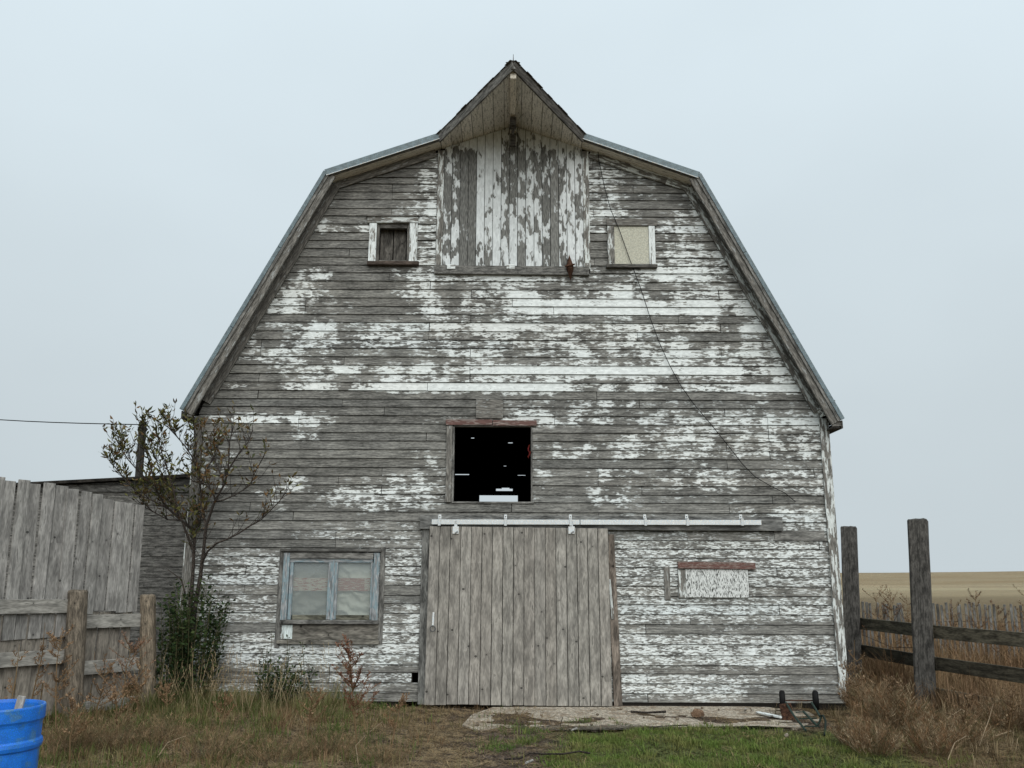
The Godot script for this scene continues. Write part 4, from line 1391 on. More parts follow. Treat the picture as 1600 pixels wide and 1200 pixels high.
func build_shed() -> void:
	var z := -1.2
	var l := at_z(70, 756, z)
	var r := at_z(306, 744, z)
	var t := thing("lean_to_shed", "low grey board lean-to shed against the barn's left side, behind the fence", "shed")
	var w := Shape.new()
	var x0 := l.x - 1.6
	var xr := -HALF - 0.03
	var roof := func(x: float) -> float: return lerpf(l.y, r.y, (x - l.x) / (r.x - l.x))
	w.plate([Vector3(x0, 0, z - 0.1), Vector3(xr, 0, z - 0.1), Vector3(xr, roof.call(xr) - 0.02, z - 0.1), Vector3(x0, roof.call(x0) - 0.02, z - 0.1)], Vector3(0, 0, 0.08))
	part("front_wall", w, M.dark_wood, t)
	var y := 0.1
	var k := 0
	while y < 3.0:
		var top: float = minf(y + 0.152, roof.call(x0) - 0.03)
		var xs := [x0, x0 + 0.9 + hsh(k, 121) * 1.2, xr]
		for i in 2:
			var b := Shape.new()
			b.box(Transform3D(Basis(Vector3.RIGHT, -0.05), Vector3((xs[i] + xs[i + 1]) * 0.5, (y + top) * 0.5, z)), Vector3(xs[i + 1] - xs[i] - 0.004, top - y - 0.004, 0.02), grey(0.62 + 0.16 * hsh(k, 122 + i), 0.01), 1.0, Vector2(hsh(k, 123) * 4.0, hsh(k, 124) * 4.0))
			part("siding_board", b, M.bare, t)
		y += 0.152
		k += 1
	var tri := Shape.new()
	tri.plate([Vector3(x0, roof.call(x0) - 0.05, z - 0.005), Vector3(xr, roof.call(x0) - 0.05, z - 0.005), Vector3(xr, roof.call(xr) - 0.02, z - 0.005)], Vector3(0, 0, 0.018), grey(0.65))
	part("top_board", tri, M.bare, t)
	var rf := Shape.new()
	rf.plate([Vector3(x0 - 0.2, roof.call(x0 - 0.2) - 0.02, z + 0.12), Vector3(xr, roof.call(xr) - 0.02, z + 0.12), Vector3(xr, roof.call(xr) - 0.02, -9.0), Vector3(x0 - 0.2, roof.call(x0 - 0.2) - 0.02, -9.0)], Vector3(0, 0.045, 0), grey(0.35))
	part("roof", rf, M.shingle, t)
	var sw := Shape.new()
	sw.box(Transform3D(Basis(), Vector3(x0 + 0.04, 1.45, -5.0)), Vector3(0.08, 2.9, 7.4), grey(0.8))
	part("side_wall", sw, M.bare, t)
	# pole behind it carrying a wire
	var pz := -2.6
	var top := at_z(223.5, 659, pz)
	var bot := at_z(217, 745, pz)
	var d := bot - top
	var ps := Shape.new()
	var low := top + d * ((top.y + 0.3) / -d.y)
	ps.tube([low, top], [0.075, 0.06], 12, grey(0.45))
	ps.tube([top + Vector3(0, -0.16, 0.0), top + Vector3(0, -0.1, 0.0)], [0.075, 0.075], 12, grey(0.35))
	solo("pole", ps, M.tie, "dark slender pole rising behind the shed roof among the branches", "pole")
	var ws := Shape.new()
	var e0 := at_z(-260, 626, pz - 3.0)
	var pts := []
	var rr := []
	for q in 13:
		var m := q / 12.0
		var pnt := (top + Vector3(0, -0.05, 0)).lerp(e0, m)
		pnt.y -= sin(m * PI) * 0.12
		pts.append(pnt)
		rr.append(0.009)
	ws.tube(pts, rr, 5, grey(0.3))
	solo("overhead_wire", ws, M.black, "thin dark overhead wire running from the pole out of view", "wire")

func build_wall_things() -> void:
	var s := Shape.new()
	var pts := []
	var rr := []
	var path := [[934, 232], [936, 252], [944, 290], [954, 327], [968, 360], [985, 408], [1001, 450], [1017, 500], [1030, 535], [1046, 570], [1062, 600], [1083, 630], [1110, 662], [1136, 694], [1160, 725], [1180, 745], [1205, 760], [1226, 770], [1243, 784]]
	for k in path.size():
		var p := at_z(path[k][0], path[k][1], 0.055 if k > 3 else 0.09)
		pts.append(p)
		rr.append(0.0058)
	s.tube(pts, rr, 6, grey(1.0))
	solo("cable", s, M.black, "slack black cable hanging diagonally across the barn front from the gable", "cable")
	# rusty spike hanging at the hay door's sill
	var c := at_z(890.5, 417, 0.10)
	var sp := thing("iron_spike", "rusty diamond shaped iron spike hanging at the hay door sill", "ironwork", c)
	var b := Shape.new()
	var flat := Transform3D(Basis(Vector3(1, 0.05, 0), Vector3(-0.05, 1, 0), Vector3(0, 0, 0.45)), Vector3.ZERO)
	b.lathe([Vector2(0.001, -0.215), Vector2(0.055, -0.02), Vector2(0.05, 0.03), Vector2(0.001, 0.19)], 4, flat, grey(1.15))
	part("blade", b, M.rust, sp)
	b = Shape.new()
	b.tube([Vector3(-0.075, 0.0, 0.02), Vector3(0.07, 0.03, 0.03)], [0.014, 0.014], 8, grey(2.2))
	part("cross_bar", b, M.rust, sp)
	# a frayed red rag on the loft opening's right jamb
	var r := Shape.new()
	for k in 6:
		var p := at_z(828.5 - hsh(k, 131) * 2.5, 694 + k * 3.2, 0.035)
		r.leaf(p, Vector3((hsh(k, 132) - 0.7) * 0.04, -0.06, 0.01), Vector3(0.022, 0.006, 0.01), Color(0.11, 0.02, 0.018) * (0.7 + 0.6 * hsh(k, 133)), 0.3)
	solo("rag", r, M.dry, "frayed red rag hanging on the right jamb of the loft opening", "rag")

func build_barrel() -> void:
	var c := Vector3(-3.3, 0, 5.9)
	var rim := at_z(-2, 1092, c.z - 0.29)
	var h := rim.y
	c.x = at_z(64, 1100, c.z).x - 0.295
	var t := thing("barrel", "bright blue plastic barrel with its top cut open", "barrel", c)
	var s := Shape.new()
	var R := 0.285
	var prof := [Vector2(0.05, 0.0), Vector2(R - 0.03, 0.0), Vector2(R - 0.008, 0.02), Vector2(R, 0.06)]
	for q in [h * 0.33, h * 0.70]:
		prof.append_array([Vector2(R, q - 0.035), Vector2(R + 0.012, q - 0.022), Vector2(R + 0.016, q), Vector2(R + 0.012, q + 0.022), Vector2(R, q + 0.035)])
	prof.append_array([Vector2(R, h - 0.12), Vector2(R + 0.004, h - 0.10), Vector2(R + 0.012, h - 0.085), Vector2(R + 0.012, h - 0.01), Vector2(R + 0.008, h), Vector2(R - 0.004, h), Vector2(R - 0.008, h - 0.02), Vector2(R - 0.01, 0.03), Vector2(0.02, 0.02)])
	s.lathe(prof, 64)
	part("shell", s, M.blue_plastic, t)
	var st := Shape.new()
	var p0 := at_z(36, 1083, c.z)
	st.box(along(Vector3(p0.x - 0.12, 0.1, c.z + 0.05), p0 + Vector3(0, 0.0, 0), Vector3.BACK), Vector3(h - 0.05, 0.05, 0.02), grey(1.2))
	solo("stake", st, M.plank, "short grey wooden stake standing inside the blue barrel", "stake")

func build_cart() -> void:
	var t := thing("hand_cart", "overturned green metal hand cart with two black wheels by the wall", "cart")
	var wl := at_h(1222.5, 1094.5, 0.17)
	var wr := at_h(1274.5, 1094.5, 0.17)
	for c in [wl, wr]:
		var w := Shape.new()
		var xf := Transform3D(Basis(Vector3.BACK, PI / 2) * Basis(), c)
		xf = Transform3D(Basis(Vector3.UP, -0.28) * Basis(Vector3.BACK, PI / 2), c)
		w.lathe([Vector2(0.062, -0.028), Vector2(0.10, -0.034), Vector2(0.118, -0.02), Vector2(0.122, 0.0), Vector2(0.118, 0.02), Vector2(0.10, 0.034), Vector2(0.062, 0.028)], 28, xf)
		var wheel := part("wheel", w, M.black, t)
		var hb := Shape.new()
		hb.lathe([Vector2(0.0, -0.036), Vector2(0.022, -0.036), Vector2(0.024, -0.018), Vector2(0.064, -0.016), Vector2(0.064, 0.016), Vector2(0.024, 0.018), Vector2(0.022, 0.036), Vector2(0.0, 0.036)], 20, xf, grey(1.0))
		part("hub", hb, M.green_paint, wheel)
	var ax := Shape.new()
	ax.tube([wl, wr], [0.008, 0.008], 8, grey(0.8))
	part("axle", ax, M.rust, t)
	var bars := [
		[[[1228, 1098, 0.18], [1239.6, 1117, 0.12], [1258.7, 1141, 0.02]], 0.012, "side_bar", Color(0.9, 1.05, 1.0)],
		[[[1268, 1098, 0.18], [1274, 1107, 0.17], [1281, 1119, 0.14]], 0.012, "side_bar", Color(0.9, 1.0, 1.0)],
		[[[1281, 1119, 0.14], [1286, 1118, 0.15], [1290, 1127, 0.11], [1288.5, 1149, 0.0]], 0.012, "leg", Color(0.5, 0.5, 0.5)],
		[[[1249, 1123, 0.09], [1276, 1122, 0.12]], 0.007, "cross_bar", Color(1.3, 1.3, 1.3)],
		[[[1256, 1135, 0.04], [1281, 1135, 0.06]], 0.006, "cross_bar", Color(1.5, 1.6, 1.5)],
		[[[1243, 1113, 0.15], [1256, 1112, 0.16]], 0.006, "cross_bar", Color(1.4, 1.5, 1.4)],
		[[[1255.5, 1112, 0.16], [1277, 1134, 0.05]], 0.014, "brace", Color(1.6, 1.75, 1.65)],
		[[[1277, 1134, 0.05], [1281, 1127, 0.09], [1283, 1119, 0.14]], 0.012, "brace", Color(0.5, 0.55, 0.5)]]
	for b in bars:
		var p := []
		var r := []
		for q in b[0]:
			p.append(at_h(q[0], q[1], q[2]))
			r.append(b[1])
		var s := Shape.new()
		s.tube(p, r, 8, b[3])
		part(b[2], s, M.green_paint, t)
	var a := at_h(1232, 1126, 0.0)
	var br := Shape.new()
	br.box(Transform3D(Basis(Vector3.BACK, 0.1) * Basis(Vector3.RIGHT, -0.2), Vector3(a.x, 0.09, a.z - 0.05)), Vector3(0.14, 0.19, 0.015), grey(0.75))
	solo("board", br, M.rust, "small brown board propped against the overturned cart", "board")

func stone(p: Vector3, r: Vector3, sd: int, col: Color) -> Shape:
	var f := FastNoiseLite.new()
	f.seed = sd
	f.frequency = 0.9
	var s := Shape.new()
	var n := 12
	var pt := func(i: int, k: int) -> Vector3:
		var a := PI * i / 7.0
		var b := TAU * (k % n) / n
		var d := Vector3(sin(a) * cos(b), cos(a), sin(a) * sin(b))
		return p + d * r * (1.0 + f.get_noise_3dv(d * 1.5) * 0.5)
	for i in 7:
		for k in n:
			var q := [pt.call(i, k), pt.call(i, k + 1), pt.call(i + 1, k + 1), pt.call(i + 1, k)]
			var uv := []
			for e in q: uv.append(Vector2(e.x + e.y, e.z + e.y) * 3.0)
			var m: Vector3 = (q[0] + q[2]) * 0.5 - p
			s.poly(q, uv, m, col)
	return s

func build_litter() -> void:
	var p := at_h(1090, 1119, 0.02)
	solo("rock", stone(p + Vector3(0, 0.03, 0), Vector3(0.085, 0.05, 0.06), 3, Color(0.62, 0.46, 0.38)), M.concrete, "reddish brown rock lying on the concrete apron", "rock")
	p = at_h(636, 1088)
	solo("rock", stone(p + Vector3(0, 0.03, 0), Vector3(0.05, 0.05, 0.05), 4, Color(0.9, 0.88, 0.84)), M.concrete, "pale stone at the wall's foot left of the sliding door", "rock")
	p = at_h(548, 1101)
	solo("rock", stone(p + Vector3(0, 0.03, 0), Vector3(0.03, 0.025, 0.03), 8, Color(1.25, 1.25, 1.25)), M.concrete, "small white stone behind the reddish weed", "rock")
	p = at_h(1229, 1152)
	solo("rock", stone(p + Vector3(0, 0.02, 0), Vector3(0.022, 0.02, 0.022), 9, Color(1.25, 1.25, 1.22)), M.concrete, "small white stone in the grass before the cart", "rock")
	for k in 44:
		var q := at_h(740 + hsh(k, 141) * 520, 1106 + hsh(k, 142) * 30, 0.01)
		var r := 0.006 + 0.012 * pow(hsh(k, 143), 2.0)
		solo("pebble", stone(q + Vector3(0, r * 0.4, 0), Vector3(r * 1.4, r, r), 50 + k, grey(0.35 + 0.65 * hsh(k, 144), 0.06)), M.concrete, "small pebble scattered on the concrete apron", "pebble", "pebbles on the concrete apron")
	var sticks := [
		[[[986, 1112, 0.035], [1010, 1113.5, 0.04], [1040, 1112, 0.035]], 0.014, grey(0.55), "short dark stick lying on the apron right of the door"],
		[[[788, 1186, 0.03], [812, 1185, 0.04], [828, 1177, 0.05], [850, 1178, 0.06], [880, 1178, 0.07], [905, 1174, 0.07], [922, 1177, 0.05]], 0.010, grey(0.5), "long crooked branch lying at the edge of the green grass"],
		[[[1015, 1136, 0.03], [1045, 1134, 0.03], [1075, 1133, 0.03]], 0.006, grey(0.6), "thin twig lying along the front edge of the apron"],
		[[[875, 1137, 0.02], [877, 1128, 0.07], [879, 1121, 0.13]], 0.004, grey(0.6), "thin upright twig stuck in the straw before the apron"],
		[[[893, 1141, 0.02], [901, 1138, 0.025]], 0.011, Color(2.6, 2.4, 2.0), "pale wood splinter at the top of the grass"],
		[[[822, 1192, 0.02], [832, 1188, 0.02]], 0.013, Color(2.6, 2.4, 2.1), "pale wood chip at the bottom beside the crooked branch"],
		[[[1165, 1110, -0.05], [1165, 1107, 0.07]], 0.014, grey(1.2), "little grey stake stub at the foot of the wall"]]
	for q in sticks:
		var pts := []
		var rr := []
		for e in q[0]:
			pts.append(at_h(e[0], e[1], e[2]))
			rr.append(q[1] * (0.75 + 0.4 * hsh(pts.size(), int(q[0][0][0]))))
		var s := Shape.new()
		s.tube(pts, rr, 7, q[2])
		solo("stick", s, M.plank if q[2].r > 1.0 else M.bark, q[3], "stick")
	var a := at_h(1184, 1113, 0.03)
	var b := at_h(1222, 1121, 0.03)
	solo("board", board(a, b, 0.07, 0.02, grey(1.1), Vector3.UP), M.peel_white, "broken white painted board lying at the wall beside the cart", "board")

# ---------------------------------------------------------------- plants
func rnd(a: float, b: float) -> float:
	return rng.randf_range(a, b)

func rdir(up := 0.4) -> Vector3:
	var a := rng.randf() * TAU
	return Vector3(cos(a), rnd(-0.3, 1.0) + up, sin(a)).normalized()

const LIMBS := [
	[[286, 1085, 0.25], [290, 1010, 0.3], [297, 955, 0.3], [299, 930, 0.28], [302, 880, 0.25], [304, 838, 0.2], [296, 824, 0.2], [283, 813, 0.25], [262, 794, 0.35], [247, 773, 0.45], [237, 735, 0.5], [227, 700, 0.55], [221, 662, 0.6]],
	[[292, 1085, 0.3], [299, 1000, 0.35], [306, 940, 0.4], [313, 900, 0.45], [317, 868, 0.45], [322, 822, 0.5], [335, 784, 0.55], [351, 756, 0.6], [356, 735, 0.6], [374, 707, 0.65], [387, 692, 0.7], [395, 672, 0.7]],
	[[322, 822, 0.5], [316, 800, 0.45], [314, 785, 0.4], [313, 757, 0.35], [308, 730, 0.3], [305, 690, 0.3], [303, 648, 0.3]],
	[[304, 838, 0.2], [310, 822, 0.25], [316, 800, 0.45]],
	[[335, 784, 0.55], [350, 781, 0.6], [366, 774, 0.7], [381, 765, 0.75], [392, 757, 0.8], [396, 743, 0.8], [409, 719, 0.8]],
	[[356, 735, 0.6], [358, 712, 0.65], [359, 688, 0.6], [367, 660, 0.6]],
	[[314, 882, 0.45], [324, 862, 0.55], [338, 849, 0.65], [356, 842, 0.7], [372, 834, 0.75], [390, 822, 0.8], [407, 813, 0.8], [421, 799, 0.85], [436, 784, 0.9], [449, 766, 0.9]],
	[[308, 730, 0.3], [299, 712, 0.4], [289, 697, 0.45], [277, 683, 0.5], [263, 668, 0.5], [246, 657, 0.5]],
	[[283, 813, 0.25], [272, 787, 0.15], [262, 765, 0.1], [256, 748, 0.05], [245, 722, 0.0], [238, 700, 0.0]],
	[[262, 794, 0.35], [240, 783, 0.5], [222, 775, 0.6], [205, 760, 0.65], [190, 742, 0.7], [178, 728, 0.7], [170, 712, 0.7]],
	[[247, 773, 0.45], [232, 752, 0.4], [215, 735, 0.4], [200, 718, 0.4], [188, 700, 0.4], [180, 684, 0.4]],
	[[303, 862, 0.25], [291, 832, 0.35], [279, 800, 0.5], [272, 770, 0.55], [262, 735, 0.6], [252, 705, 0.6], [246, 680, 0.6]],
	[[290, 930, 0.28], [283, 905, 0.35], [272, 897, 0.4], [262, 890, 0.42]],
	[[337, 784, 0.55], [332, 770, 0.6], [322, 757, 0.6], [300, 752, 0.6]],
	[[351, 756, 0.6], [340, 730, 0.55], [330, 705, 0.5], [328, 680, 0.5]],
	[[283, 813, 0.25], [262, 812, 0.3], [240, 800, 0.35], [222, 790, 0.4]],
	[[313, 757, 0.35], [325, 730, 0.3], [335, 712, 0.25], [340, 690, 0.2]]]

func build_tree() -> void:
	var t := thing("young_tree", "slender half bare tree at the barn's left corner with olive and brown leaves", "tree")
	var tr := Shape.new()
	var tw := Shape.new()
	var lf := Shape.new()
	var cols := [Color(0.065, 0.07, 0.03), Color(0.085, 0.08, 0.034), Color(0.10, 0.068, 0.036), Color(0.14, 0.135, 0.045), Color(0.05, 0.056, 0.026)]
	for li in LIMBS.size():
		var l: Array = LIMBS[li]
		var pts := []
		for q in l: pts.append(at_z(q[0], q[1], q[2]))
		var rr := []
		var r0: float = 0.043 if li < 2 else (0.019 if li in [2, 6, 8, 11] else 0.012)
		for k in pts.size():
			rr.append(lerpf(r0, 0.005, pow(float(k) / (pts.size() - 1), 0.62)))
		tr.tube(pts, rr, 7, grey(rnd(0.75, 0.95)))
		# twigs and leaves thicken towards the tips
		for k in range(1, pts.size()):
			var a: Vector3 = pts[k - 1]
			var b: Vector3 = pts[k]
			if b.y < 1.9: continue
			var m := float(k) / (pts.size() - 1)
			var right: bool = l[-1][0] > 330
			var nt := int((2.4 + 5.5 * m) * (0.55 if right else 1.0))
			for e in nt:
				var p := a.lerp(b, rng.randf())
				var d := ((b - a).normalized() * 0.7 + rdir(0.5) * 0.9).normalized()
				var L := rnd(0.12, 0.42)
				var mid := p + d * L * 0.55
				var end := mid + (d + Vector3(0, 0.35, 0) + rdir() * 0.35).normalized() * L * 0.45
				tw.tube([p, mid, end], [0.0038, 0.003, 0.002], 4, grey(rnd(0.55, 0.75)), 0.5, false)
				var nl := int(rnd(2, 7) + 5 * m * m)
				if right: nl = int(nl * 0.55)
				if end.y < 2.2: nl = int(nl * 0.5)
				var warm := 0.6 if (right or end.x > -4.2) else 0.15
				for g in nl:
					var lp := p.lerp(end, rnd(0.35, 1.0))
					if g < 2: lp = end
					var ld := (d * 0.5 + rdir(0.1)).normalized() * rnd(0.06, 0.115)
					var side := ld.cross(rdir()).normalized() * rnd(0.020, 0.034)
					var c: Color = cols[rng.randi() % 5]
					if rng.randf() < warm: c = [Color(0.13, 0.075, 0.035), Color(0.14, 0.11, 0.045), Color(0.10, 0.06, 0.03)][rng.randi() % 3]
					lf.leaf(lp, ld, side, c, 0.12)
	part("trunk", tr, M.bark, t)
	part("twigs", tw, M.bark, t).set_meta("kind", "stuff")
	part("foliage", lf, M.foliage, t)

func leafy_bush(called: String, label: String, base: Vector3, w: float, d: float, h: float, stems: int, leaves: int, size: float, cols: Array, group := "") -> void:
	var t := thing(called, label, "bush", base, group)
	var st := Shape.new()
	var lf := Shape.new()
	for s in stems:
		var p := Vector3(rnd(-0.5, 0.5) * w * 0.6, -0.03, rnd(-0.5, 0.5) * d * 0.6)
		var hh := h * (0.55 + 0.45 * rng.randf()) * (1.0 - 0.5 * pow(absf(p.x) / (w * 0.5), 2.0))
		var end := Vector3(p.x * 1.6 + rnd(-0.08, 0.08), hh, p.z * 1.6 + rnd(-0.08, 0.08))
		var mid := (p + end) * 0.5 + Vector3(rnd(-0.05, 0.05), 0.05, rnd(-0.05, 0.05))
		st.tube([p, mid, end], [0.006, 0.0045, 0.002], 4, Color(0.09, 0.085, 0.045), 0.5, false)
		for e in leaves:
			var m := pow(rng.randf(), 0.75)
			var q := p.lerp(mid, m * 2.0) if m < 0.5 else mid.lerp(end, m * 2.0 - 1.0)
			var ld := rdir(0.15) * size * rnd(0.6, 1.25)
			q += ld * 0.4
			var c: Color = cols[rng.randi() % cols.size()]
			lf.leaf(q, ld, ld.cross(rdir()).normalized() * size * rnd(0.35, 0.6), c * rnd(0.75, 1.25), 0.12)
	part("stems", st, M.dry, t).set_meta("kind", "stuff")
	part("foliage", lf, M.foliage, t)

func dry_weed(called: String, label: String, base: Vector3, h: float, spread: float, branches: int, cols: Array, seedy := 26, lean := Vector3.ZERO, group := "") -> void:
	# a dead upright weed: a woody stem, rising side branches, crowded with husks towards their tips
	var t := thing(called, label, "weed", base, group)
	var st := Shape.new()
	var hk := Shape.new()
	var sc := Color(0.17, 0.115, 0.065) * rnd(0.8, 1.2)
	var top := Vector3(rnd(-0.06, 0.06), h, rnd(-0.06, 0.06)) + lean
	var pts := [Vector3(0, -0.05, 0), top * 0.35 + Vector3(rnd(-0.02, 0.02), 0, rnd(-0.02, 0.02)), top * 0.7 + Vector3(rnd(-0.03, 0.03), 0, rnd(-0.03, 0.03)), top]
	st.tube(pts, [0.008, 0.007, 0.005, 0.002], 5, sc)
	for b in branches:
		var m := rnd(0.3, 0.98)
		var p := Vector3(0, 0, 0).lerp(top, m)
		var a := rng.randf() * TAU
		var L := spread * (1.15 - m * 0.6) * rnd(0.6, 1.2)
		var e := p + Vector3(cos(a) * L, L * rnd(0.5, 1.2), sin(a) * L)
		var md := (p + e) * 0.5 + Vector3(0, -0.02, 0)
		st.tube([p, md, e], [0.004, 0.003, 0.0015], 4, sc, 0.5, false)
		for k in seedy:
			var f := pow(rng.randf(), 0.6)
			var q := p.lerp(md, f * 2.0) if f < 0.5 else md.lerp(e, f * 2.0 - 1.0)
			var d := ((e - p).normalized() * 0.6 + rdir(0.2)).normalized() * rnd(0.014, 0.036)
			var c: Color = cols[rng.randi() % cols.size()]
			hk.leaf(q + d * 0.2, d, d.cross(rdir()).normalized() * rnd(0.006, 0.013), c * rnd(0.7, 1.3), 0.1)
	part("stem", st, M.dry, t)
	part("husks", hk, M.dry, t).set_meta("kind", "stuff")

func twig_bush_mesh(h: float, w: float, stems: int, cols: Array) -> Shape:
	# dead kochia: a ball of very fine rising twigs
	var s := Shape.new()
	for k in stems:
		var a := rng.randf() * TAU
		var r := sqrt(rng.randf()) * w * 0.5
		var p := Vector3(cos(a) * r * 0.35, -0.03, sin(a) * r * 0.35)
		var hh := h * (1.0 - 0.45 * pow(r / (w * 0.5), 2.0)) * rnd(0.65, 1.05)
		var e := Vector3(cos(a) * r, hh, sin(a) * r)
		var c: Color = cols[rng.randi() % cols.size()] * rnd(0.7, 1.3)
		var wd := (e - p).cross(rdir()).normalized() * 0.0035
		s.leaf(p, e - p, wd, c, 0.03)
		for g in 20:
			var m := rnd(0.25, 1.0)
			var q := p.lerp(e, m) + Vector3.UP * 0.03 * h * 4.0 * m * (1.0 - m)
			var d := ((e - p).normalized() * 0.55 + rdir(0.35)).normalized() * rnd(0.05, 0.15) * h * 1.3
			s.leaf(q, d, d.cross(rdir()).normalized() * rnd(0.0025, 0.0045), c * rnd(0.7, 1.35), 0.06)
	return s

func tuft(n: int, h: float, spread: float, w: float, droop: float) -> ArrayMesh:
	var s := Shape.new()
	for k in n:
		var a := rng.randf() * TAU
		var hh := h * rnd(0.55, 1.1)
		var out := Vector3(cos(a), 0, sin(a))
		var p := out * spread * rng.randf() * 0.5 + Vector3(0, -0.02, 0)
		var tilt := rnd(0.05, 1.0) * droop
		var m := p + Vector3(0, hh * 0.6, 0) + out * hh * tilt * 0.35
		var e := m + Vector3(0, hh * 0.4 * (1.0 - tilt), 0) + out * hh * tilt * 0.7
		var side := Vector3(-sin(a), 0, cos(a)).rotated(Vector3.UP, rnd(-1.2, 1.2)) * w * 0.5
		var v := rnd(0.75, 1.25)
		var c := Color(v * rnd(0.92, 1.08), v, v * rnd(0.85, 1.1))
		var nn := -side.cross(e - p).normalized()
		s.st.set_color(c)
		for q in [p - side, p + side, m + side * 0.8, p - side, m + side * 0.8, m - side * 0.8, m - side * 0.8, m + side * 0.8, e]:
			s.st.set_normal(nn)
			s.st.set_uv(Vector2.ZERO)
			s.st.add_vertex(q)
	return s.mesh()

func scatter(called: String, label: String, meshes: Array, spots: Array, m: Material) -> void:
	# spots: [position, scale, colour]
	for v in meshes.size():
		var mine := []
		for k in range(v, spots.size(), meshes.size()): mine.append(spots[k])
		if mine.is_empty(): continue
		var mm := MultiMesh.new()
		mm.transform_format = MultiMesh.TRANSFORM_3D
		mm.use_colors = true
		mm.mesh = meshes[v]
		mm.instance_count = mine.size()
		for k in mine.size():
			var sp = mine[k]
			var b := Basis(Vector3.UP, rng.randf() * TAU).scaled(Vector3(sp[1], sp[1] * rnd(0.8, 1.2), sp[1]))
			mm.set_instance_transform(k, Transform3D(b, sp[0]))
			mm.set_instance_color(k, sp[2])
		var o := MultiMeshInstance3D.new()
		o.name = numbered(called)
		o.multimesh = mm
		o.material_override = m
		o.set_meta("kind", "stuff")
		o.set_meta("label", label)
		add_child(o, true)

func spread_on(n: int, x0: float, x1: float, z0: float, z1: float, keep: Callable, scale: Callable, tint: Callable) -> Array:
	var out := []
	for k in n:
		var x := rnd(x0, x1)
		var z := rnd(z0, z1)
		if rng.randf() > keep.call(x, z): continue
		out.append([Vector3(x, ground_h(x, z), z), scale.call(x, z), tint.call(x, z)])
	return out

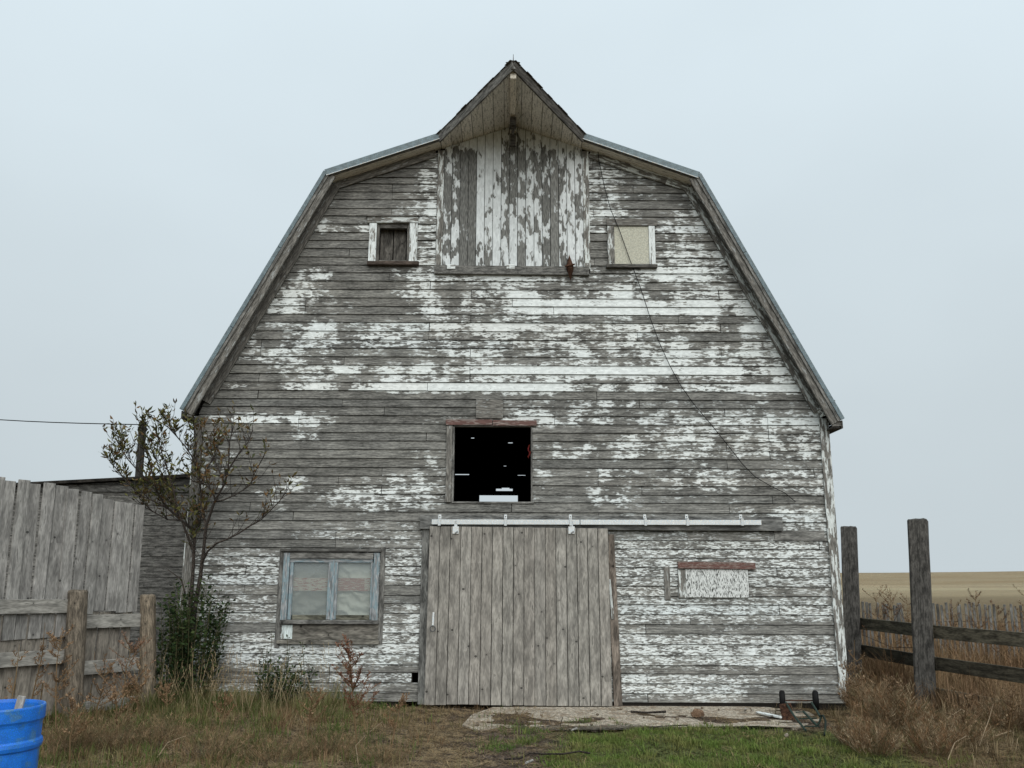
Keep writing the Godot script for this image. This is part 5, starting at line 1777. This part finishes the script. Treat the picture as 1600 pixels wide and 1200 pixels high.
func build_plants() -> void:
	build_tree()
	var dark := [Color(0.028, 0.048, 0.018), Color(0.038, 0.06, 0.02), Color(0.022, 0.038, 0.018), Color(0.05, 0.068, 0.025)]
	var b := at_z(297, 1000, 0.5)
	leafy_bush("leafy_bush", "dark green leafy bush round the foot of the young tree", Vector3(b.x, 0, 0.5), 0.86, 0.6, 1.7, 62, 58, 0.065, dark)
	b = at_z(436, 1060, 0.6)
	leafy_bush("leafy_bush", "low dark green weed clump under the left window", Vector3(b.x, 0, 0.75), 0.85, 0.4, 0.66, 26, 30, 0.055, dark)
	b = at_z(272, 1060, 0.6)
	leafy_bush("leafy_bush", "thin tall green shoots leaning by the fence's round corner post", Vector3(b.x - 0.12, 0, 0.7), 0.35, 0.3, 1.2, 9, 30, 0.055, dark)
	for q in [[415, 1070, 0.62], [445, 1068, 0.66], [473, 1070, 0.62]]:
		var g := at_z(q[0], q[1], 0.5)
		leafy_bush("green_shoot", ["tall thin green shoot at the left edge of the window's clump", "tall thin green shoot in the middle of the window's clump", "tall thin green shoot right of the window's torn sheet"][int((q[0] - 400) / 25.0)], Vector3(g.x, 0, 0.5), 0.12, 0.1, 1.0 + (q[0] - 440) * 0.0006, 3, 22, 0.04, dark)
	var kc2 := [Color(0.20, 0.13, 0.08), Color(0.15, 0.10, 0.06), Color(0.27, 0.19, 0.12), Color(0.12, 0.08, 0.05)]
	var red := [Color(0.17, 0.075, 0.05), Color(0.20, 0.10, 0.065), Color(0.14, 0.07, 0.045)]
	var brown := [Color(0.20, 0.12, 0.065), Color(0.26, 0.165, 0.095), Color(0.15, 0.09, 0.05), Color(0.30, 0.20, 0.125)]
	var g2 := at_h(560, 1172)
	dry_weed("reddish_weed", "reddish dead weed standing alone before the wall right of the window", g2, 0.95, 0.27, 34, red, 46, Vector3(-0.16, 0, 0.0))
	g2 = at_h(88, 1150)
	dry_weed("dry_weed", "tall brown seedy weed in front of the left fence post", Vector3(g2.x, 0, g2.z), 1.05, 0.22, 24, brown, 34)
	g2 = at_h(62, 1175)
	dry_weed("dry_weed", "thin brown weed beside the blue barrel's far side", Vector3(g2.x - 0.25, 0, g2.z + 0.2), 1.0, 0.10, 9, brown, 22)
	g2 = at_h(205, 1125)
	dry_weed("dry_weed", "brown weed leaning before the low fence bay", Vector3(g2.x - 0.15, 0, g2.z), 0.85, 0.28, 26, [Color(0.20, 0.115, 0.075), Color(0.27, 0.17, 0.12)], 32, Vector3(0.1, 0, 0.1))
	g2 = at_h(222, 1130)
	dry_weed("dry_weed", "brown leafy weed in front of the fence's round corner post", Vector3(g2.x, 0, g2.z + 0.1), 0.62, 0.2, 18, brown, 28)
	g2 = at_h(110, 1190)
	dry_weed("dry_weed", "stubby brown weed at the bottom left beside the barrel", Vector3(g2.x, 0, g2.z), 0.6, 0.15, 16, brown, 26)
	var more := [[40, 1150, 1.15, 0.12, 10, "tallest thin brown weed, against the near fence bay"], [150, 1140, 0.7, 0.2, 18, "brown weed right of the left fence post"], [182, 1165, 0.5, 0.22, 16, "squat brown weed in the yard below the fence's low bay"], [262, 1125, 0.45, 0.16, 14, "small brown weed at the edge of the long grass"], [345, 1150, 0.38, 0.16, 14, "small brown weed in the middle of the left yard"], [478, 1160, 0.5, 0.16, 16, "brown weed left of the reddish one"], [610, 1165, 0.42, 0.14, 10, "thin brown weed right of the reddish one"]]
	for q in more:
		var g := at_h(q[0], q[1])
		dry_weed("dry_weed", q[5], Vector3(g.x, 0, g.z), q[2], q[3], q[4], brown, 26, Vector3(rnd(-0.1, 0.1), 0, rnd(-0.05, 0.1)))
	var rb := [[1347, 1150, 1.0, 0.12, 8, "dark bare stemmed weed standing up through the largest brown bush"], [1330, 1128, 0.7, 0.16, 20, "brown weed against the barn's right corner"], [1405, 1150, 0.55, 0.18, 18, "seedy brown weed left of the second timber post's foot"], [1500, 1165, 0.5, 0.18, 14, "seedy brown weed right of the second timber post's foot"], [1572, 1160, 0.55, 0.16, 14, "seedy brown weed at the lower right edge"], [1322, 1165, 0.45, 0.1, 6, "short dark stem leaning before the brown bushes"]]
	for q in rb:
		var g := at_h(q[0], q[1])
		dry_weed("dry_weed", q[5], Vector3(g.x, 0, g.z), q[2], q[3], q[4], kc2, 26, Vector3(rnd(-0.12, 0.12), 0, rnd(-0.05, 0.1)))
	var arcs := [[1470, 1130, 1502, 1108, 1520, 1118, "pale arched stalk right of the second timber post"], [1555, 1150, 1580, 1142, 1598, 1165, "pale broken stalk at the right edge"], [1530, 1165, 1545, 1125, 1552, 1100, "pale slanting stalk under the rails"], [1480, 1190, 1492, 1160, 1510, 1150, "short pale stalk near the bottom right"], [245, 1185, 262, 1160, 290, 1150, "pale arched stalk in the low tangle by the fence"], [560, 1195, 556, 1165, 570, 1150, "pale bent stalk under the reddish weed"], [570, 1150, 582, 1140, 597, 1128, "thin pale stalk leaning right of the reddish weed"]]
	for q in arcs:
		var g := at_h(q[0], q[1])
		var st := Shape.new()
		st.tube([g, at_z(q[2], q[3], g.z - 0.05), at_z(q[4], q[5], g.z)], [0.005, 0.004, 0.003], 5, Color(0.36, 0.28, 0.19))
		solo("stalk", st, M.dry, q[6], "weed")
	# behind the right fence
	var spots := [[1392, 918, -2.0, "tallest reddish dead weed behind the rail fence's first bay"], [1372, 925, -1.9, "thin dead weed close behind the first timber post"], [1420, 930, -2.1, "dead weed behind the second timber post's left side"], [1523, 930, -2.0, "bushy reddish dead weed before the slat fence"], [1560, 945, -1.6, "low dead weed before the slat fence near the frame's right"], [1596, 920, -1.2, "dead weed at the right edge above the top rail"], [1480, 945, -2.0, "low dead weed right of the second timber post"]]
	for q in spots:
		var tp := at_z(q[0], q[1], q[2])
		dry_weed("dead_weed", q[3], Vector3(tp.x, 0, q[2]), tp.y, 0.28, 24, [Color(0.13, 0.075, 0.05), Color(0.17, 0.10, 0.06), Color(0.10, 0.06, 0.04)], 24)
	# dead kochia bushes heaped along the right fence
	var kc := [Color(0.22, 0.13, 0.07), Color(0.17, 0.10, 0.055), Color(0.19, 0.11, 0.06), Color(0.20, 0.14, 0.085), Color(0.15, 0.105, 0.065), Color(0.27, 0.20, 0.125), Color(0.11, 0.085, 0.05), Color(0.10, 0.09, 0.045), Color(0.33, 0.26, 0.17)]
	var bushes := [[1392, 1145, 0.64, 0.9, "largest tangled brown bush, before the gap between the timber posts"], [1350, 1117, 0.52, 0.6, "tangled brown bush at the barn's right corner"], [1420, 1145, 0.40, 0.8, "tangled brown bush at the foot of the second timber post"], [1365, 1180, 0.36, 0.65, "low tangled brown bush in front of the largest one"], [1500, 1160, 0.30, 0.9, "tangled brown bush right of the second timber post"], [1565, 1135, 0.36, 0.9, "tangled brown bush under the rails at the right"], [1335, 1165, 0.28, 0.5, "small tangled brown bush right of the cart"], [1455, 1180, 0.38, 0.7, "low tangled brown bush at the bottom right"]]
	for q in bushes:
		var g := at_h(q[0], q[1])
		var t := thing("dry_bush", q[4], "bush", Vector3(g.x, 0, g.z), "tangled dead bushes along the right fence")
		part("twigs", twig_bush_mesh(q[2], q[3], 200, kc), M.dry, t)
	# left: low brown tangle in front of the fence and the straw
	var lb := [[250, 1165, 0.34, 0.8, "low brown tangle right of the fence's corner post"], [330, 1185, 0.30, 0.9, "low brown tangle at the bottom left of the straw"], [180, 1170, 0.36, 0.8, "low brown tangle below the fence's low bay"], [430, 1190, 0.24, 0.8, "low brown tangle at the bottom, left of the reddish weed"], [510, 1180, 0.26, 0.7, "low brown tangle at the foot of the reddish weed"], [110, 1175, 0.4, 0.6, "low brown tangle next to the barrel"], [600, 1192, 0.18, 0.6, "lowest brown tangle at the edge of the bare earth"]]
	for q in lb:
		var g := at_h(q[0], q[1])
		var t := thing("dry_tangle", q[4], "bush", Vector3(g.x, 0, g.z), "low dead tangles in the left yard")
		part("twigs", twig_bush_mesh(q[2], q[3], 120, [Color(0.19, 0.13, 0.075), Color(0.14, 0.10, 0.06), Color(0.24, 0.17, 0.10), Color(0.12, 0.11, 0.06)]), M.dry, t)
	# grass
	var patch := FastNoiseLite.new()
	patch.seed = 9
	patch.frequency = 1.1
	var lawn := [tuft(9, 0.075, 0.10, 0.006, 0.7), tuft(9, 0.10, 0.10, 0.006, 0.8), tuft(8, 0.055, 0.12, 0.006, 0.9)]
	var keep := func(x: float, z: float) -> float:
		var n := patch.get_noise_2d(x, z)
		return smoothstep(0.12, 0.45, x - 0.05 + n * 0.5) * smoothstep(1.4, 2.15, z - 0.12 * sin(x * 2.0) + n * 0.7 - 0.35 * smoothstep(2.0, 0.8, x)) * smoothstep(4.2, 1.9, x + n * 1.4 - 0.3 * (z - 2.0)) * (0.65 + n * 1.2)
	var green := func(x: float, z: float) -> Color:
		var m := clampf(patch.get_noise_2d(x * 2.0 + 30.0, z * 2.0) * 1.2 + 0.35 + 0.5 * smoothstep(2.4, 3.6, x), 0.0, 1.0)
		return Color(0.115, 0.175, 0.04).lerp(Color(0.19, 0.165, 0.07), m * 0.75) * rnd(0.8, 1.25)
	scatter("green_grass", "short green grass growing before the concrete apron", lawn, spread_on(15000, 0.0, 4.8, 1.3, 5.0, keep, func(x, z): return rnd(0.5, 1.15) * (1.0 + 0.9 * patch.get_noise_2d(x * 2.5 + 90.0, z * 2.5)), green), M.foliage)
	# stray tufts on the bare earth
	var stray := []
	for e in 34:
		var u := 800.0 + 440.0 * hsh(e, 501)
		var g := at_h(u, 1131 + 12.0 * hsh(e, 502))
		stray.append([Vector3(g.x, ground_h(g.x, g.z) + 0.01, g.z), rnd(0.5, 1.0), Color(0.085, 0.13, 0.035).lerp(Color(0.24, 0.18, 0.10), hsh(e, 503))])
	for q in [[775, 1166, 40], [795, 1162, 40], [800, 1142, 18], [838, 1145, 30], [1172, 1145, 50], [620, 1095, 30], [595, 1100, 20], [1230, 1165, 30], [900, 1131, 16], [960, 1133, 20]]:
		for k in q[2]:
			var g := at_h(q[0] + rng.randfn() * 14.0, q[1] + rng.randfn() * 5.0)
			stray.append([Vector3(g.x, ground_h(g.x, g.z), g.z), rnd(0.6, 1.2), Color(0.085, 0.13, 0.035) * rnd(0.8, 1.3)])
	scatter("green_tufts_grass", "stray green grass tufts on the bare earth", lawn, stray, M.foliage)
	# long seeded grass along the left wall
	var long := [tuft(12, 0.42, 0.16, 0.007, 0.85), tuft(12, 0.34, 0.2, 0.007, 1.0), tuft(10, 0.5, 0.14, 0.006, 0.7)]
	var k2 := func(x: float, z: float) -> float:
		var n := patch.get_noise_2d(x * 1.5 + 9.0, z * 1.5)
		return smoothstep(-1.7, -2.6, x + n * 0.5) * smoothstep(2.3, 1.0, z + n * 0.7) * (0.75 + n * 1.2)
	var t2 := func(x: float, z: float) -> Color:
		var n := clampf(patch.get_noise_2d(x * 1.3 + 60.0, z * 1.3) * 1.5 + 0.45, 0.0, 1.0)
		return Color(0.085, 0.115, 0.035).lerp([Color(0.33, 0.26, 0.15), Color(0.20, 0.14, 0.075)][rng.randi() % 2], n) * rnd(0.65, 1.3)
	scatter("long_grass", "long dry and green grass along the wall left of the door", long, spread_on(2100, -4.6, -1.5, 0.15, 2.6, k2, func(_x, z): return rnd(0.35, 0.78) * (1.0 if z < 1.2 else 0.65), t2), M.dry)
	var heads := []
	for v in 2:
		var sh := Shape.new()
		for k in 5:
			var p := Vector3(rnd(-0.12, 0.12), -0.02, rnd(-0.12, 0.12))
			var e := p + Vector3(rnd(-0.2, 0.2), rnd(0.35, 0.6), rnd(-0.2, 0.2))
			sh.leaf(p, e - p, Vector3(0.004, 0, 0.001), grey(0.95), 0.08)
			for g in 7:
				var d := ((e - p).normalized() + rdir(0.0) * 0.4).normalized() * 0.03
				sh.leaf(e.lerp(p, 0.03 * g), d, d.cross(rdir()).normalized() * 0.007, grey(rnd(0.8, 1.0)), 0.1)
		heads.append(sh.mesh())
	scatter("seeded_grass", "pale seed heads of tall dry grass left of the door", heads, spread_on(170, -4.4, -1.9, 0.4, 2.6, k2, func(_x, _z): return rnd(0.7, 1.25), func(_x, _z): return Color(0.36, 0.30, 0.19).lerp(Color(0.27, 0.19, 0.11), rng.randf())), M.dry)
	# low mixed growth over the left yard
	var mid := [tuft(9, 0.13, 0.16, 0.006, 1.2), tuft(8, 0.18, 0.14, 0.005, 1.1)]
	var k3 := func(x: float, z: float) -> float:
		var n := patch.get_noise_2d(x * 1.2 + 19.0, z * 1.2)
		return smoothstep(-0.7, -2.0, x + n * 0.9) * (0.5 + n * 1.2) + 0.04
	var t3 := func(x: float, z: float) -> Color:
		var n := clampf(patch.get_noise_2d(x * 1.7 + 160.0, z * 1.7) * 1.9 + 0.46, 0.0, 1.0)
		return Color(0.075, 0.115, 0.03).lerp([Color(0.27, 0.195, 0.115), Color(0.15, 0.095, 0.055), Color(0.21, 0.13, 0.075)][rng.randi() % 3], n) * rnd(0.6, 1.3)
	scatter("dry_grass", "low matted dry grass over the left yard", mid, spread_on(7000, -5.6, 0.2, 0.3, 5.1, k3, func(_x, _z): return rnd(0.6, 1.3), t3), M.dry)
	# loose straw lying about
	var straws := []
	for v in 3:
		var s := Shape.new()
		for k in 14:
			var p := Vector3(rnd(-0.12, 0.12), rnd(0.004, 0.03), rnd(-0.12, 0.12))
			var d := Vector3(rnd(-1, 1), rnd(-0.12, 0.16), rnd(-1, 1)).normalized() * rnd(0.05, 0.16)
			s.leaf(p, d, d.cross(Vector3.UP).normalized() * rnd(0.003, 0.006), grey(rnd(0.7, 1.3), rnd(-0.05, 0.08)), 0.05)
		straws.append(s.mesh())
	var k4 := func(x: float, z: float) -> float:
		var n := patch.get_noise_2d(x * 1.6 + 70.0, z * 1.6)
		var path := smoothstep(0.55, 0.15, absf(x + 0.15 - (z - 1.6) * 0.05)) * smoothstep(1.5, 2.2, z)
		return clampf((0.5 + n * 1.3) * (0.25 + smoothstep(1.2, -0.6, x)) - path * 0.6, 0.03, 1.0)
	scatter("straw", "loose pale straw littering the yard before the door", straws, spread_on(4200, -4.5, 3.8, 0.12, 5.1, k4, func(_x, _z): return rnd(0.7, 1.3), func(_x, _z): return Color(0.33, 0.245, 0.14).lerp(Color(0.20, 0.145, 0.085), rng.randf())), M.dry)
	# brush of the right yard and the weedy paddock behind the rails
	var weeds := [tuft(12, 0.8, 0.3, 0.010, 0.55), tuft(12, 0.95, 0.25, 0.009, 0.45), tuft(14, 0.65, 0.35, 0.010, 0.8)]
	var k5 := func(x: float, z: float) -> float:
		if x < 5.45 + maxf(0.0, z - 0.3) * 0.19: return 0.0
		return 0.8
	var t5 := func(x: float, z: float) -> Color:
		var n := clampf(patch.get_noise_2d(x * 0.9 + 260.0, z * 0.9) * 1.5 + 0.5, 0.0, 1.0)
		return Color(0.155, 0.095, 0.055).lerp(Color(0.29, 0.205, 0.12), n) * rnd(0.65, 1.3)
	scatter("paddock_weeds_grass", "head-high brown and golden weeds filling the paddock behind the rails", weeds, spread_on(4200, 5.4, 17.0, -14.0, -2.6, k5, func(x, z): return rnd(0.55, 1.0) * (0.85 if z > -2.5 else 1.05), t5), M.dry)
	scatter("rail_weeds_grass", "orange brown weeds standing between the rails and the slat fence", weeds, spread_on(4200, 5.3, 10.5, -3.0, 2.8, k5, func(_x, z): return rnd(0.5, 0.9) * (1.15 if z < -1.0 else 0.8), t5), M.dry)
	var k6 := func(x: float, z: float) -> float:
		return smoothstep(3.55, 4.3, x + patch.get_noise_2d(x * 2.0, z * 2.0) * 0.5) * (1.0 if x < 5.3 + maxf(0.0, z) * 0.2 else 0.4)
	scatter("brush_grass", "brown brush and dry grass along the right fence", [long[2], long[1], mid[1], mid[0]], spread_on(2400, 3.2, 6.8, -0.6, 5.2, k6, func(_x, _z): return rnd(0.22, 0.6), func(_x, _z): return [Color(0.11, 0.10, 0.045), Color(0.17, 0.125, 0.07), Color(0.28, 0.215, 0.135), Color(0.12, 0.085, 0.05)][rng.randi() % 4] * rnd(0.7, 1.25)), M.dry)
	# beyond the left fence and round the shed
	scatter("rough_grass", "rough brown grass round the shed and beyond the left fence", weeds, spread_on(900, -14.0, -5.2, -12.0, 4.5, func(x, _z): return 0.9 if x < -5.5 else 0.5, func(_x, _z): return rnd(0.4, 0.75), func(_x, _z): return Color(0.22, 0.15, 0.08) * rnd(0.7, 1.3)), M.dry)

func _ready() -> void:
	rng.seed = 2024
	set_stage()
	materials()
	build_ground()
	build_barn()
	build_shed()
	build_windbreak()
	build_right_fence()
	build_wall_things()
	build_barrel()
	build_cart()
	build_litter()
	build_plants()
